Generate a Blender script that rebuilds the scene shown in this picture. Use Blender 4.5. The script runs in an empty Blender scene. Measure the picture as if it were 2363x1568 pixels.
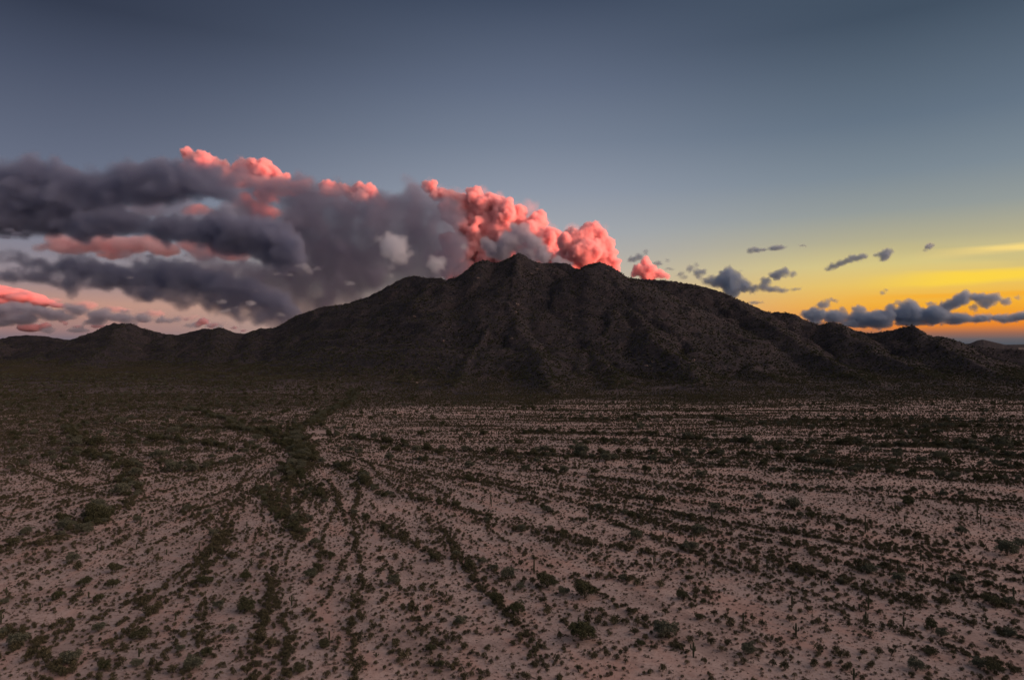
import bpy, math, random
import numpy as np
from mathutils import Vector, Matrix, Euler

# ------------------------------------------------------------------ camera, sky, sun, exposure
scene = bpy.context.scene
R = math.radians
CAMZ = 98.0
F = 1575.3           # focal length in the 2363 px wide reading of the photograph
HOR = 795.0
PITCH = math.atan((HOR - 784.0) / F)

cam_data = bpy.data.cameras.new("camera")
cam = bpy.data.objects.new("camera", cam_data)
scene.collection.objects.link(cam)
cam.location = (0, 0, CAMZ)
cam.rotation_euler = (R(90) + PITCH, 0, 0)
cam_data.sensor_width = 36.0
cam_data.lens = 24.0
cam_data.clip_start = 1.0
cam_data.clip_end = 300000.0
scene.camera = cam

scene.view_settings.view_transform = 'Standard'
scene.view_settings.look = 'None'
scene.view_settings.exposure = 0.7
scene.view_settings.gamma = 1.0
scene.cycles.max_bounces = 20
scene.cycles.diffuse_bounces = 3
scene.cycles.transparent_max_bounces = 12
scene.cycles.use_denoising = True
scene.cycles.volume_bounces = 18
scene.cycles.volume_step_rate = 1.5
scene.cycles.volume_max_steps = 512

SUN_EL = -1.6         # the sun has set for the plain; only high cloud still catches it
SUN_AZ = 97.0         # degrees to the right of the view

def lin(r, g, b, a=1.0):
    f = lambda c: (c / 255.0) / 12.92 if c / 255.0 <= 0.04045 else ((c / 255.0 + 0.055) / 1.055) ** 2.4
    return (f(r), f(g), f(b), a)

def px_dir(px, py):
    """unit direction through a point of the picture (2363 px wide reading)"""
    v = Vector(((px - 1181.5) / F, 1.0, (784.0 - py) / F))
    v.rotate(Euler((PITCH, 0, 0)))
    return v.normalized()

def px_ae(px, py):
    v = px_dir(px, py)
    return math.atan2(v.x, v.y), math.asin(v.z)

class NT:
    """small helper to write node trees"""
    def __init__(self, tree):
        self.t = tree
        self.n = tree.nodes
    def new(self, kind, **kw):
        nd = self.n.new(kind)
        for k, v in kw.items():
            setattr(nd, k, v)
        return nd
    def link(self, a, b):
        self.t.links.new(a, b)
    def put(self, sock, v):
        if v is None:
            return
        if isinstance(v, bpy.types.NodeSocket):
            self.link(v, sock)
        else:
            sock.default_value = v
    def math(self, op, a, b=None, c=None, clamp=False):
        nd = self.new('ShaderNodeMath', operation=op, use_clamp=clamp)
        self.put(nd.inputs[0], a); self.put(nd.inputs[1], b); self.put(nd.inputs[2], c)
        return nd.outputs[0]
    def vmath(self, op, a, b=None):
        nd = self.new('ShaderNodeVectorMath', operation=op)
        self.put(nd.inputs[0], a); self.put(nd.inputs[1], b)
        return nd.outputs[0]
    def rng(self, v, a, b, c=0.0, d=1.0, smooth=True):
        nd = self.new('ShaderNodeMapRange')
        nd.interpolation_type = 'SMOOTHSTEP' if smooth else 'LINEAR'
        self.put(nd.inputs['Value'], v)
        nd.inputs['From Min'].default_value = a; nd.inputs['From Max'].default_value = b
        nd.inputs['To Min'].default_value = c; nd.inputs['To Max'].default_value = d
        return nd.outputs['Result']
    def mix(self, f, a, b, blend='MIX'):
        nd = self.new('ShaderNodeMix', data_type='RGBA', blend_type=blend)
        self.put(nd.inputs[0], f); self.put(nd.inputs[6], a); self.put(nd.inputs[7], b)
        return nd.outputs[2]
    def noise(self, vec, scale, detail=4, rough=0.55, dist=0.0, color=False):
        nd = self.new('ShaderNodeTexNoise')
        self.put(nd.inputs['Vector'], vec)
        nd.inputs['Scale'].default_value = scale
        nd.inputs['Detail'].default_value = detail
        nd.inputs['Roughness'].default_value = rough
        nd.inputs['Distortion'].default_value = dist
        return nd.outputs['Color' if color else 'Fac']
    def ramp(self, f, pts, interp='LINEAR'):
        nd = self.new('ShaderNodeValToRGB')
        cr = nd.color_ramp
        cr.interpolation = interp
        while len(cr.elements) < len(pts):
            cr.elements.new(0.5)
        for e, (p, c) in zip(cr.elements, pts):
            e.position = p; e.color = c
        self.put(nd.inputs[0], f)
        return nd.outputs[0]
    def comb(self, x, y, z):
        nd = self.new('ShaderNodeCombineXYZ')
        self.put(nd.inputs[0], x); self.put(nd.inputs[1], y); self.put(nd.inputs[2], z)
        return nd.outputs[0]

def make_world():
    w = bpy.data.worlds.new("World")
    scene.world = w
    w.use_nodes = True
    N = NT(w.node_tree)
    N.n.clear()
    out = N.new('ShaderNodeOutputWorld')
    bg = N.new('ShaderNodeBackground')
    N.link(bg.outputs[0], out.inputs[0])
    sky = N.new('ShaderNodeTexSky', sky_type='NISHITA')
    sky.sun_disc = False
    sky.sun_elevation = R(SUN_EL)
    sky.sun_rotation = R(SUN_AZ)
    sky.altitude = 500
    sky.air_density = 1.0; sky.dust_density = 2.0; sky.ozone_density = 2.0

    tc = N.new('ShaderNodeTexCoord')
    sep = N.new('ShaderNodeSeparateXYZ')
    N.link(tc.outputs['Generated'], sep.inputs[0])
    X, Y, Z = sep.outputs
    az = N.math('ARCTAN2', X, Y)
    el = N.math('ARCSINE', Z)
    # clear sky: colour by height at three compass points, blended between them
    def el_of(y, x):
        return max(0.0, px_ae(x, y)[1] / 0.6)
    def col_ramp(x, rows):
        pts = [(el_of(y, x), lin(*c)) for y, c in rows]
        return N.ramp(N.math('DIVIDE', el, 0.6), sorted(pts, key=lambda p: p[0]))
    left = col_ramp(150, [(794, (96, 102, 120)), (760, (160, 126, 124)), (700, (196, 150, 134)), (640, (150, 136, 142)), (520, (126, 132, 150)),
                          (400, (106, 114, 134)), (300, (94, 102, 122)), (150, (74, 82, 102)), (0, (50, 57, 74))])
    mid = col_ramp(1200, [(794, (190, 165, 150)), (640, (190, 180, 170)), (540, (166, 170, 176)), (440, (143, 152, 167)), (330, (120, 131, 149)),
                          (200, (99, 110, 131)), (0, (66, 77, 97))])
    right = col_ramp(2200, [(795, (82, 88, 98)), (782, (104, 98, 102)), (768, (160, 108, 86)), (750, (238, 136, 48)), (700, (250, 178, 52)), (650, (240, 200, 96)),
                            (600, (220, 202, 132)), (540, (182, 176, 144)), (470, (150, 157, 154)), (380, (126, 139, 149)),
                            (250, (101, 116, 132)), (0, (66, 80, 96))])
    c = N.mix(N.rng(az, R(-36), R(2)), left, mid)
    c = N.mix(N.rng(az, R(2), R(31)), c, right)
    skyc = N.mix(0.06, c, sky.outputs[0])
    # thin bright streaks high in the sunset
    base_vec = N.comb(az, el, 0.0)
    c = skyc
    c = clouds_in_sky(N, c, az, el, base_vec)
    # unseen half of the sky behind the camera: pinkish fill added to light the land
    back = N.rng(Y, 0.55, -0.35)
    # the afterglow where the sun went down, beyond the right edge of the view
    dt = N.new('ShaderNodeVectorMath', operation='DOT_PRODUCT')
    N.link(tc.outputs['Generated'], dt.inputs[0])
    dt.inputs[1].default_value = Vector((math.sin(R(100)), math.cos(R(100)), 0.22)).normalized()
    glow = N.rng(dt.outputs['Value'], 0.52, 0.98)
    n = N.noise(tc.outputs['Generated'], 2.2, 4)
    fillc = N.mix(N.rng(n, 0.35, 0.65), BACK_A, BACK_B)
    c = N.mix(back, c, fillc)
    zen = N.rng(el, 0.62, 1.1)
    c = N.mix(N.math('MULTIPLY', zen, N.math('SUBTRACT', 1.0, back)), c, ZEN)
    c = N.mix(glow, c, GLOW)
    N.link(c, bg.inputs[0])
    bg.inputs[1].default_value = 0.615
    try:
        w.cycles.sampling_method = 'MANUAL'
        w.cycles.sample_map_resolution = 512
    except Exception:
        pass

BACK_A = (0.17, 0.18, 0.22, 1); BACK_B = (0.26, 0.22, 0.24, 1); ZEN = (0.19, 0.21, 0.26, 1); GLOW = (2.75, 1.85, 1.55, 1)

def clouds_in_sky(N, c, az, el, vec):
    """thin high cirrus catching the last light near the sunset"""
    n = N.noise(N.comb(N.math('MULTIPLY', az, 6.0), N.math('MULTIPLY', el, 60.0), 0.0), 1.0, 5, 0.6)
    for x0, y0, x1, y1, w, amt, col in ((2080, 592, 2480, 560, 13, 0.85, (255, 222, 130)), (1950, 655, 2480, 622, 18, 0.85, (255, 214, 66)),
                                    (1900, 690, 2450, 672, 8, 0.5, (250, 168, 30)), (1950, 560, 2450, 600, 20, 0.35, (190, 178, 130))):
        a0, e0 = px_ae(x0, y0); a1, e1 = px_ae(x1, y1)
        # distance above the line, in widths, roughened
        line = N.math('ADD', N.math('MULTIPLY', az, (e1 - e0) / (a1 - a0)), e0 - a0 * (e1 - e0) / (a1 - a0))
        d = N.math('DIVIDE', N.math('SUBTRACT', el, line), w / F)
        d = N.math('ADD', d, N.math('MULTIPLY', N.math('SUBTRACT', n, 0.5), 1.6))
        m = N.math('SUBTRACT', 1.0, N.math('ABSOLUTE', d), clamp=True)
        m = N.rng(m, 0.0, 0.8)
        m = N.math('MULTIPLY', m, N.rng(az, a0, a0 + (a1 - a0) * 0.6, 0.0, amt))
        c = N.mix(m, c, lin(*col))
    return c

make_world()

sun_data = bpy.data.lights.new("sun", 'SUN')
sun_data.energy = 4.7
sun_data.angle = R(0.5)
sun_data.color = (1.0, 0.225, 0.135)
sun = bpy.data.objects.new("sun", sun_data)
scene.collection.objects.link(sun)
sd = Vector((math.sin(R(SUN_AZ)) * math.cos(R(SUN_EL)), math.cos(R(SUN_AZ)) * math.cos(R(SUN_EL)), math.sin(R(SUN_EL))))
sun.rotation_euler = sd.to_track_quat('Z', 'Y').to_euler()

# ------------------------------------------------------------------ numeric noise
def _hash(ix, iy, seed):
    h = (ix.astype(np.int64) * 374761393 + iy.astype(np.int64) * 668265263 + seed * 1442695041) & 0xFFFFFFFF
    h = ((h ^ (h >> 13)) * 1274126177) & 0xFFFFFFFF
    h = h ^ (h >> 16)
    return h
def pnoise(x, y, seed=0):
    ix = np.floor(x); iy = np.floor(y)
    fx = x - ix; fy = y - iy
    u = fx * fx * fx * (fx * (fx * 6 - 15) + 10); v = fy * fy * fy * (fy * (fy * 6 - 15) + 10)
    def g(ax, ay, dx, dy):
        a = (_hash(ax, ay, seed) & 0xFFFF) / 65536.0 * 2 * np.pi
        return np.cos(a) * dx + np.sin(a) * dy
    a = g(ix, iy, fx, fy); b = g(ix + 1, iy, fx - 1, fy)
    c = g(ix, iy + 1, fx, fy - 1); d = g(ix + 1, iy + 1, fx - 1, fy - 1)
    return (a + (b - a) * u) * (1 - v) + (c + (d - c) * u) * v
def fbm(x, y, o=4, seed=0, gain=0.5):
    s = 0; a = 1; f = 1
    for k in range(o):
        s = s + a * pnoise(x * f, y * f, seed + k * 17); a *= gain; f *= 2.03
    return s
def ridged(x, y, o=4, seed=0):
    s = 0; a = 1; f = 1
    for k in range(o):
        s = s + a * (0.55 - np.abs(pnoise(x * f, y * f, seed + k * 31)) * 1.8); a *= 0.5; f *= 2.1
    return s

# ------------------------------------------------------------------ terrain
def P3(px, py, d):
    v = px_dir(px, py)
    return (v.x / v.y * d, d, CAMZ + v.z / v.y * d)

SKY = [(-260, 800), (0, 783), (25, 781), (150, 786), (200, 770), (250, 748), (268, 743), (284, 748), (297, 744), (330, 756), (380, 770), (410, 772), (455, 761),
       (470, 757), (490, 758), (512, 755), (540, 766), (558, 770), (600, 757), (625, 757), (640, 752), (680, 728), (740, 708), (800, 700), (850, 683), (900, 656),
       (930, 640), (960, 635), (985, 641), (1000, 640), (1038, 643), (1060, 635), (1090, 610), (1115, 598), (1142, 606), (1165, 599), (1195, 583),
       (1210, 588), (1230, 602), (1250, 607), (1290, 605), (1310, 608), (1335, 620), (1355, 610), (1380, 604), (1400, 608), (1425, 622), (1450, 640),
       (1480, 643), (1520, 645), (1550, 648), (1600, 655), (1650, 668), (1680, 678), (1700, 688), (1740, 705), (1770, 719), (1800, 720), (1830, 722),
       (1860, 738), (1890, 748), (1920, 741), (1950, 750), (1975, 762), (2010, 768), (2040, 764), (2060, 760), (2085, 754), (2104, 749), (2122, 756), (2140, 772),
       (2165, 775), (2192, 780), (2215, 787), (2240, 798), (2300, 803), (2363, 806), (2700, 822)]
SKYD = [(-260, 3900), (0, 3700), (150, 3500), (280, 3300), (430, 3300), (510, 3200), (640, 3300), (800, 3200), (960, 3100), (1040, 2900), (1115, 2720), (1195, 2700),
        (1290, 2850), (1335, 2700), (1380, 2500), (1425, 2560), (1480, 2900), (1700, 2750), (1830, 2600), (1920, 2500), (2104, 2350), (2240, 2250), (2700, 2100)]
skyx = [p[0] for p in SKY]; skyy = [p[1] for p in SKY]
def skyd(x): return float(np.interp(x, [p[0] for p in SKYD], [p[1] for p in SKYD]))

RIDGES = [([(x, y, skyd(x)) for x, y in SKY], 0.60)]
RIDGES += [(r, s) for r, s in [
    ([(1195, 583, 2700), (1190, 625, 2520), (1182, 690, 2260), (1195, 745, 2020), (1225, 800, 1760), (1262, 848, 1520), (1292, 885, 1360), (1310, 915, 1240)], 0.50),
    ([(1182, 690, 2260), (1130, 740, 2080), (1090, 800, 1840), (1060, 850, 1600), (1030, 900, 1330)], 0.5),
    ([(1115, 598, 2720), (1070, 660, 2560), (1010, 725, 2350), (960, 785, 2080), (935, 840, 1760), (950, 885, 1480)], 0.5),
    ([(1230, 602, 2700), (1290, 670, 2450), (1320, 740, 2150), (1370, 800, 1860), (1420, 860, 1540), (1440, 900, 1330)], 0.5),
    ([(1380, 604, 2500), (1425, 680, 2250), (1485, 750, 1970), (1565, 825, 1640), (1620, 880, 1380)], 0.5),
    ([(1480, 643, 2900), (1540, 690, 2600), (1620, 760, 2200), (1710, 825, 1810), (1780, 875, 1500)], 0.5),
    ([(1700, 688, 2750), (1780, 750, 2350), (1860, 800, 2020), (1950, 850, 1690), (2020, 885, 1430)], 0.5),
    ([(1920, 741, 2500), (2010, 800, 2080), (2110, 845, 1770), (2180, 880, 1500)], 0.45),
    ([(2104, 749, 2350), (2190, 805, 2000), (2290, 850, 1700), (2380, 885, 1450)], 0.45),
    ([(960, 635, 3100), (900, 710, 2800), (840, 770, 2440), (790, 825, 2060), (770, 865, 1760)], 0.45),
    ([(740, 708, 3250), (690, 765, 2850), (640, 815, 2350), (610, 855, 1900)], 0.42),
    ([(600, 757, 3300), (580, 800, 2750), (545, 845, 2150)], 0.4),
    ([(510, 755, 3200), (500, 800, 2700), (450, 845, 2150)], 0.42),
    ([(380, 770, 3300), (390, 810, 2800), (360, 850, 2250)], 0.4),
    ([(280, 744, 3300), (255, 790, 2850), (215, 822, 2450), (180, 836, 2250), (130, 860, 2050)], 0.45),
    ([(150, 786, 3500), (90, 820, 2900), (20, 850, 2350)], 0.4),
    ([(0, 783, 3700), (-60, 830, 2800)], 0.4),
    ([(600, 884, 1620), (650, 876, 1560), (700, 884, 1540), (735, 893, 1500)], 0.28),
    ([(20, 775, 5200), (60, 772, 5100), (110, 775, 5100), (160, 784, 5200)], 0.5),
]]

def plain_height(x, y):
    h = 1.1 * fbm(x / 190.0, y / 130.0, 3, 5) + 0.35 * fbm(x / 37.0, y / 30.0, 2, 9)
    # rolling dissected ground to the left
    wl = np.clip((-x - 60 - 0.12 * y) / 180, 0, 1) * np.clip((y - 330) / 250, 0, 1)
    t = np.clip((y - 1100) / 600, 0, 1)
    h = h + 13.0 * t * t * (3 - 2 * t) * (1 + 0.25 * fbm(x / 160.0, y / 500.0, 2, 97))
    h = h + wl * (3.2 * ridged(x / 150.0, y / 110.0, 3, 77) + 1.5)
    return h * np.clip((4200 - y) / 1500, 0, 1)

def terrain_height(x, y):
    sh = x.shape
    x = x.ravel().astype(np.float64); y = y.ravel().astype(np.float64)
    wx = x + 38 * fbm(x / 210, y / 210, 3, 3); wy = y + 38 * fbm(x / 210, y / 210, 3, 4)
    best = np.full(x.shape, -50.0); soft = np.zeros(x.shape); bt = np.zeros(x.shape); bd = np.full(x.shape, 1e4)
    K = 14.0
    acc = np.zeros(x.shape)
    off = 0.0
    for pts, s in RIDGES:
        pp = [P3(*p) for p in pts]
        for (ax, ay, az_), (bx, by, bz) in zip(pp[:-1], pp[1:]):
            az_ = max(az_, 3.0); bz = max(bz, 3.0)
            dx = bx - ax; dy = by - ay; L2 = dx * dx + dy * dy; L = math.sqrt(L2)
            t = np.clip(((wx - ax) * dx + (wy - ay) * dy) / L2, 0, 1)
            d = np.hypot(wx - ax - t * dx, wy - ay - t * dy)
            d2 = np.hypot(x - ax - t * dx, y - ay - t * dy)
            d = np.minimum(d, d2 * 1.25 + 4) 
            z = az_ + (bz - az_) * t
            Lr = 1.5 * z / s
            h = z * np.clip(1 - d / Lr, 0, 1) ** 1.5
            acc += np.exp(np.clip(h / K, 0, 60))
            m = h > best
            best = np.where(m, h, best); bt = np.where(m, off + t * L, bt); bd = np.where(m, d, bd)
            off += L
        off += 997.0
    rise = np.clip(best / 60.0, 0, 1)
    flank = np.clip(bd / 110.0, 0, 1) * rise
    g = ridged(bt / 125.0 + bd / 700.0, bd / 380.0, 4, 21) - 0.4
    h = best + flank * 32.0 * g
    h = h + rise * (7.0 * ridged(x / 120, y / 120, 4, 41) - 3.5) * np.clip(bd / 60, 0.15, 1)
    h = h + rise * (3.0 * fbm(x / 22, y / 22, 3, 51) + 5.0 * np.clip(ridged(x / 62 + y / 190, y / 75, 3, 53), -0.3, 1.2) * np.clip(best / 160, 0.2, 1))
    p = plain_height(x, y)
    k = 10.0
    hh = np.log(np.exp(np.clip((h - 4) / k, -50, 60)) + np.exp(p / k)) * k
    return hh.reshape(sh), (rise * np.clip((h - p) / 25, 0, 1)).reshape(sh)

def grid_axes():
    X0, X1, Y0, Y1, ST = -4300.0, 3500.0, 40.0, 5600.0, 8.0
    return np.arange(X0, X1 + 1, ST), np.arange(Y0, Y1 + 1, ST)
GX, GY = grid_axes()
MX, MY = np.meshgrid(GX, GY)
HZ, MR = terrain_height(MX, MY)

# bring the crest to the height it has in the picture, compass bearing by compass bearing
def crest_fix():
    global HZ
    bear = np.arctan2(MX, MY)
    nb = 330
    lo, hi = R(-44), R(44)
    bi = np.clip(((bear - lo) / (hi - lo) * nb).astype(int), 0, nb - 1)
    inside = (bear > lo) & (bear < hi) & (MY > 1500) & (MY < 4300)
    tan = np.tan(lo + (np.arange(nb) + 0.5) / nb * (hi - lo))
    tgt_px = 1181.5 + tan * F
    tgt = (HOR - np.interp(tgt_px, skyx, skyy)) / F         # height over eye per metre of depth
    for it in range(3):
        ang = (HZ - CAMZ) / MY
        cur = np.full(nb, -1.0)
        np.maximum.at(cur, bi[inside], ang[inside])
        crestd = np.array([skyd(p) for p in tgt_px])
        want = CAMZ + tgt * crestd; have = CAMZ + cur * crestd
        f = np.clip(want / np.maximum(have, 20), 0.6, 1.5)
        f = np.convolve(np.pad(f, 1, mode='edge'), np.ones(3) / 3, mode='valid')
        fac = np.interp(bear, lo + (np.arange(nb) + 0.5) / nb * (hi - lo), f)
        w = np.clip(HZ / 110.0, 0, 1) * (MY < 4400)
        HZ = HZ * (1 + (fac - 1) * w)
crest_fix()

def height_at(x, y):
    fx = np.clip((x - GX[0]) / 8.0, 0, len(GX) - 1.001); fy = np.clip((y - GY[0]) / 8.0, 0, len(GY) - 1.001)
    ix = fx.astype(int); iy = fy.astype(int); u = fx - ix; v = fy - iy
    return (HZ[iy, ix] * (1 - u) + HZ[iy, ix + 1] * u) * (1 - v) + (HZ[iy + 1, ix] * (1 - u) + HZ[iy + 1, ix + 1] * u) * v
def rock_at(x, y):
    ix = np.clip(((x - GX[0]) / 8.0).astype(int), 0, len(GX) - 1); iy = np.clip(((y - GY[0]) / 8.0).astype(int), 0, len(GY) - 1)
    return MR[iy, ix]

def mesh_from_arrays(name, verts, faces, smooth=False):
    me = bpy.data.meshes.new(name)
    verts = np.asarray(verts, dtype=np.float32); faces = np.asarray(faces, dtype=np.int32)
    n = faces.shape[1]
    me.vertices.add(len(verts)); me.vertices.foreach_set("co", verts.ravel())
    me.loops.add(faces.size); me.loops.foreach_set("vertex_index", faces.ravel())
    me.polygons.add(len(faces))
    me.polygons.foreach_set("loop_start", np.arange(0, faces.size, n, dtype=np.int32))
    me.polygons.foreach_set("use_smooth", np.full(len(faces), smooth))
    me.update(calc_edges=True)
    return me

def link(name, me, mat=None, label=None, cat=None, group=None, kind=None, parent=None):
    o = bpy.data.objects.new(name, me)
    scene.collection.objects.link(o)
    if mat is not None and me is not None and not me.materials:
        me.materials.append(mat)
    if label: o["label"] = label
    if cat: o["category"] = cat
    if group: o["group"] = group
    if kind: o["kind"] = kind
    if parent: o.parent = parent
    return o

# ------------------------------------------------------------------ materials of the land
def new_mat(name):
    m = bpy.data.materials.new(name); m.use_nodes = True
    N = NT(m.node_tree)
    b = N.n.get('Principled BSDF')
    b.inputs['Roughness'].default_value = 0.95
    b.inputs['Specular IOR Level'].default_value = 0.1
    return m, N, b

def land_material():
    m, N, b = new_mat("desert_soil")
    geo = N.new('ShaderNodeNewGeometry')
    P = geo.outputs['Position']
    rock = N.new('ShaderNodeAttribute', attribute_name='rock').outputs['Fac']
    n1 = N.noise(P, 0.012, 5, 0.6); n2 = N.noise(P, 0.11, 4, 0.6); n3 = N.noise(P, 0.9, 4, 0.65)
    sand = N.mix(N.rng(n1, 0.35, 0.65), SAND_A, SAND_B)
    sand = N.mix(N.math('MULTIPLY', N.rng(n2, 0.45, 0.7), 0.55), sand, SAND_C)
    sand = N.mix(N.math('MULTIPLY', N.rng(n3, 0.48, 0.66), 0.6), sand, SAND_D)
    n5 = N.noise(P, 0.045, 5, 0.65)
    sand = N.mix(N.math('MULTIPLY', N.rng(n5, 0.5, 0.64), 0.4), sand, SAND_D)
    n4 = N.noise(P, 3.2, 3, 0.7)
    sand = N.mix(N.math('MULTIPLY', N.rng(n4, 0.52, 0.66), 0.45), sand, SAND_D)
    sp = N.new('ShaderNodeSeparateXYZ'); N.link(P, sp.inputs[0])
    dx = N.math('ADD', sp.outputs[0], 200.0); dy = N.math('SUBTRACT', 650.0, sp.outputs[1])
    th = N.math('ARCTAN2', dy, dx); rr = N.math('SQRT', N.math('ADD', N.math('MULTIPLY', dx, dx), N.math('MULTIPLY', dy, dy)))
    fan = N.noise(N.comb(N.math('MULTIPLY', th, 30.0), N.math('DIVIDE', rr, 90.0), 0.0), 1.0, 4, 0.65)
    sand = N.mix(N.math('MULTIPLY', N.rng(fan, 0.52, 0.66), 0.6), sand, SAND_C)
    sand = N.mix(N.math('MULTIPLY', N.rng(fan, 0.46, 0.36), 0.45), sand, SAND_D)
    grav = N.mix(N.rng(n3, 0.4, 0.6), GRAV_A, GRAV_B)
    gm = N.new('ShaderNodeAttribute', attribute_name='gravel').outputs['Fac']
    gm = N.rng(N.math('ADD', gm, N.math('MULTIPLY', N.math('SUBTRACT', n2, 0.5), 1.2)), 0.3, 0.75)
    sand = N.mix(gm, sand, grav)
    # mountain slopes: brown rock and soil, speckled by scrub too small to model
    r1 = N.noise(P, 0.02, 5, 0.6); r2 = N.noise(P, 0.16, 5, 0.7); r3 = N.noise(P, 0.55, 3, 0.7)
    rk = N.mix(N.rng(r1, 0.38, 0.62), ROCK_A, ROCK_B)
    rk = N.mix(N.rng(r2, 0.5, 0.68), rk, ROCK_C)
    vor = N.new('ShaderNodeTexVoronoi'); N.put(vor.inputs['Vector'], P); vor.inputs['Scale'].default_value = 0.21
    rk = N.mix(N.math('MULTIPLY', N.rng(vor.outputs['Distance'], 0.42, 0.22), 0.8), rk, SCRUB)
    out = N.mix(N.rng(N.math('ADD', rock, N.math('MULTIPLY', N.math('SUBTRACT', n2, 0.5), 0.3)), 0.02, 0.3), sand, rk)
    N.link(out, b.inputs['Base Color'])
    bump = N.new('ShaderNodeBump'); bump.inputs['Strength'].default_value = 0.9
    bump.inputs['Distance'].default_value = 1.3
    N.link(N.math('ADD', N.math('MULTIPLY', r2, N.rng(rock, 0.0, 0.4, 0.12, 2.0)), N.math('MULTIPLY', n3, 0.12)), bump.inputs['Height'])
    N.link(bump.outputs[0], b.inputs['Normal'])
    return m

SAND_A = (0.44, 0.355, 0.315, 1); SAND_B = (0.32, 0.275, 0.255, 1); SAND_C = (0.38, 0.25, 0.205, 1); SAND_D = (0.17, 0.13, 0.115, 1)
GRAV_A = (0.15, 0.122, 0.112, 1); GRAV_B = (0.080, 0.066, 0.062, 1)
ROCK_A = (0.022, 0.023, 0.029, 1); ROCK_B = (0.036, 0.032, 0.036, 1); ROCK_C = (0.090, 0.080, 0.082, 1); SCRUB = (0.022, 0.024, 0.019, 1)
soil = land_material()

def gravel_field(x, y):
    wl = np.clip((-x - 20 - 0.10 * y) / 260, 0, 1) * np.clip((y - 330) / 330, 0, 1)
    fl = 1010 + 170 * fbm(x / 260.0, y / 400.0, 3, 91) - 90 * np.clip((-x - 80) / 400, 0, 1) + 60 * np.clip((x - 300) / 300, 0, 1)
    far = 2.1 * np.clip((y - fl + 20) / 230, 0, 1)
    nz = 0.35 * fbm(x / 90.0, y / 60.0, 3, 15)
    return np.clip(0.62 * wl + 0.55 * far + nz * (0.25 + wl), 0, 1)

def build_land():
    ny, nx = MX.shape
    idx = np.arange(ny * nx).reshape(ny, nx)
    quads = np.stack([idx[:-1, :-1], idx[:-1, 1:], idx[1:, 1:], idx[1:, :-1]], -1).reshape(-1, 4)
    V = np.stack([MX, MY, HZ], -1).reshape(-1, 3)
    rk = MR.ravel(); gv = gravel_field(MX, MY).ravel()
    edge = np.minimum(np.minimum(MX - GX[0], GX[-1] - MX), GY[-1] - MY).ravel()
    V[:, 2] = np.where(edge < 60, V[:, 2] * np.clip(edge / 60, 0, 1) - 1.5 * (1 - np.clip(edge / 60, 0, 1)), V[:, 2])
    q = rk[quads].mean(1) > 0.02
    # stony apron at the foot: the slope's brown rubble spreads out over the plain
    fl = 1010 + 170 * fbm(MX / 260.0, MY / 400.0, 3, 91) - 20 * np.clip((-MX - 80) / 400, 0, 1) + 60 * np.clip((MX - 300) / 300, 0, 1)
    apron = np.clip((MY - fl) / (260 + 420 * np.clip((-MX - 50) / 300, 0, 1)), 0, 1) * (0.24 + 0.16 * fbm(MX / 60.0, MY / 90.0, 3, 98))
    rk = np.maximum(rk, apron.ravel())
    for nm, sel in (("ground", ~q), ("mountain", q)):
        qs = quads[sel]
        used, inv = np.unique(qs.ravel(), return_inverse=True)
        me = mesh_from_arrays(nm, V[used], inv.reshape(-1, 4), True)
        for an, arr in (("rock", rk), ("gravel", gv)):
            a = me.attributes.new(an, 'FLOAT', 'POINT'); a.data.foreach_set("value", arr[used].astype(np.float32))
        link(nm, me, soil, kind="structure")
    # the desert floor beyond, out to the horizon
    S = 62000.0
    xs = [-S, GX[0], GX[-1], S]; ys = [-S, GY[0], GY[-1], S]
    vs = [(a, b, -1.5) for b in ys for a in xs]
    fs = []
    for j in range(3):
        for i in range(3):
            if i == 1 and j == 1: continue
            a = j * 4 + i; fs.append((a, a + 1, a + 5, a + 4))
    me = mesh_from_arrays("far_ground", vs, fs)
    for an, v in (("rock", 0.0), ("gravel", 1.0)):
        a = me.attributes.new(an, 'FLOAT', 'POINT'); a.data.foreach_set("value", np.full(16, v, dtype=np.float32))
    link("far_ground", me, soil, kind="structure")
    # near apron under the camera is part of the sheet south of the grid already
build_land()

def far_hill(name, pts, d, thick, lab):
    """a distant ridge: crest traced on the horizon, real flanks front and back"""
    xs = np.linspace(pts[0][0], pts[-1][0], 70)
    ys = np.interp(xs, [p[0] for p in pts], [p[1] for p in pts])
    prof = np.linspace(-1, 1, 25)
    V = []
    for i, (a, b) in enumerate(zip(xs, ys)):
        x, y, z = P3(a, b, d)
        for t in prof:
            n = float(pnoise(np.array([i * 0.35]), np.array([t * 4.0]), 8)[0])
            zz = (z + 3) * (1 - abs(t)) ** 1.15 + z * 0.10 * n * (1 - abs(t)) * min(1, abs(t) * 3)
            V.append((x * (1 + t * thick / d), y + t * thick, zz - 3))
    n = len(prof)
    Fc = [(i * n + j, (i + 1) * n + j, (i + 1) * n + j + 1, i * n + j + 1) for i in range(len(xs) - 1) for j in range(n - 1)]
    me = mesh_from_arrays(name, V, Fc, True)
    for an, v in (("rock", 1.0), ("gravel", 1.0)):
        a = me.attributes.new(an, 'FLOAT', 'POINT'); a.data.foreach_set("value", np.full(len(V), v, dtype=np.float32))
    link(name, me, soil, kind="structure")
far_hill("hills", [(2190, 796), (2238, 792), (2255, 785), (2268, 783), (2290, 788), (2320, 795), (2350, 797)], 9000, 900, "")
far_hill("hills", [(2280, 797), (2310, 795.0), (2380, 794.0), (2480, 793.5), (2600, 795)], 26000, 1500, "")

# ------------------------------------------------------------------ plants: materials and shapes
rnd = random.Random(11)
rs = np.random.RandomState(7)

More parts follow.
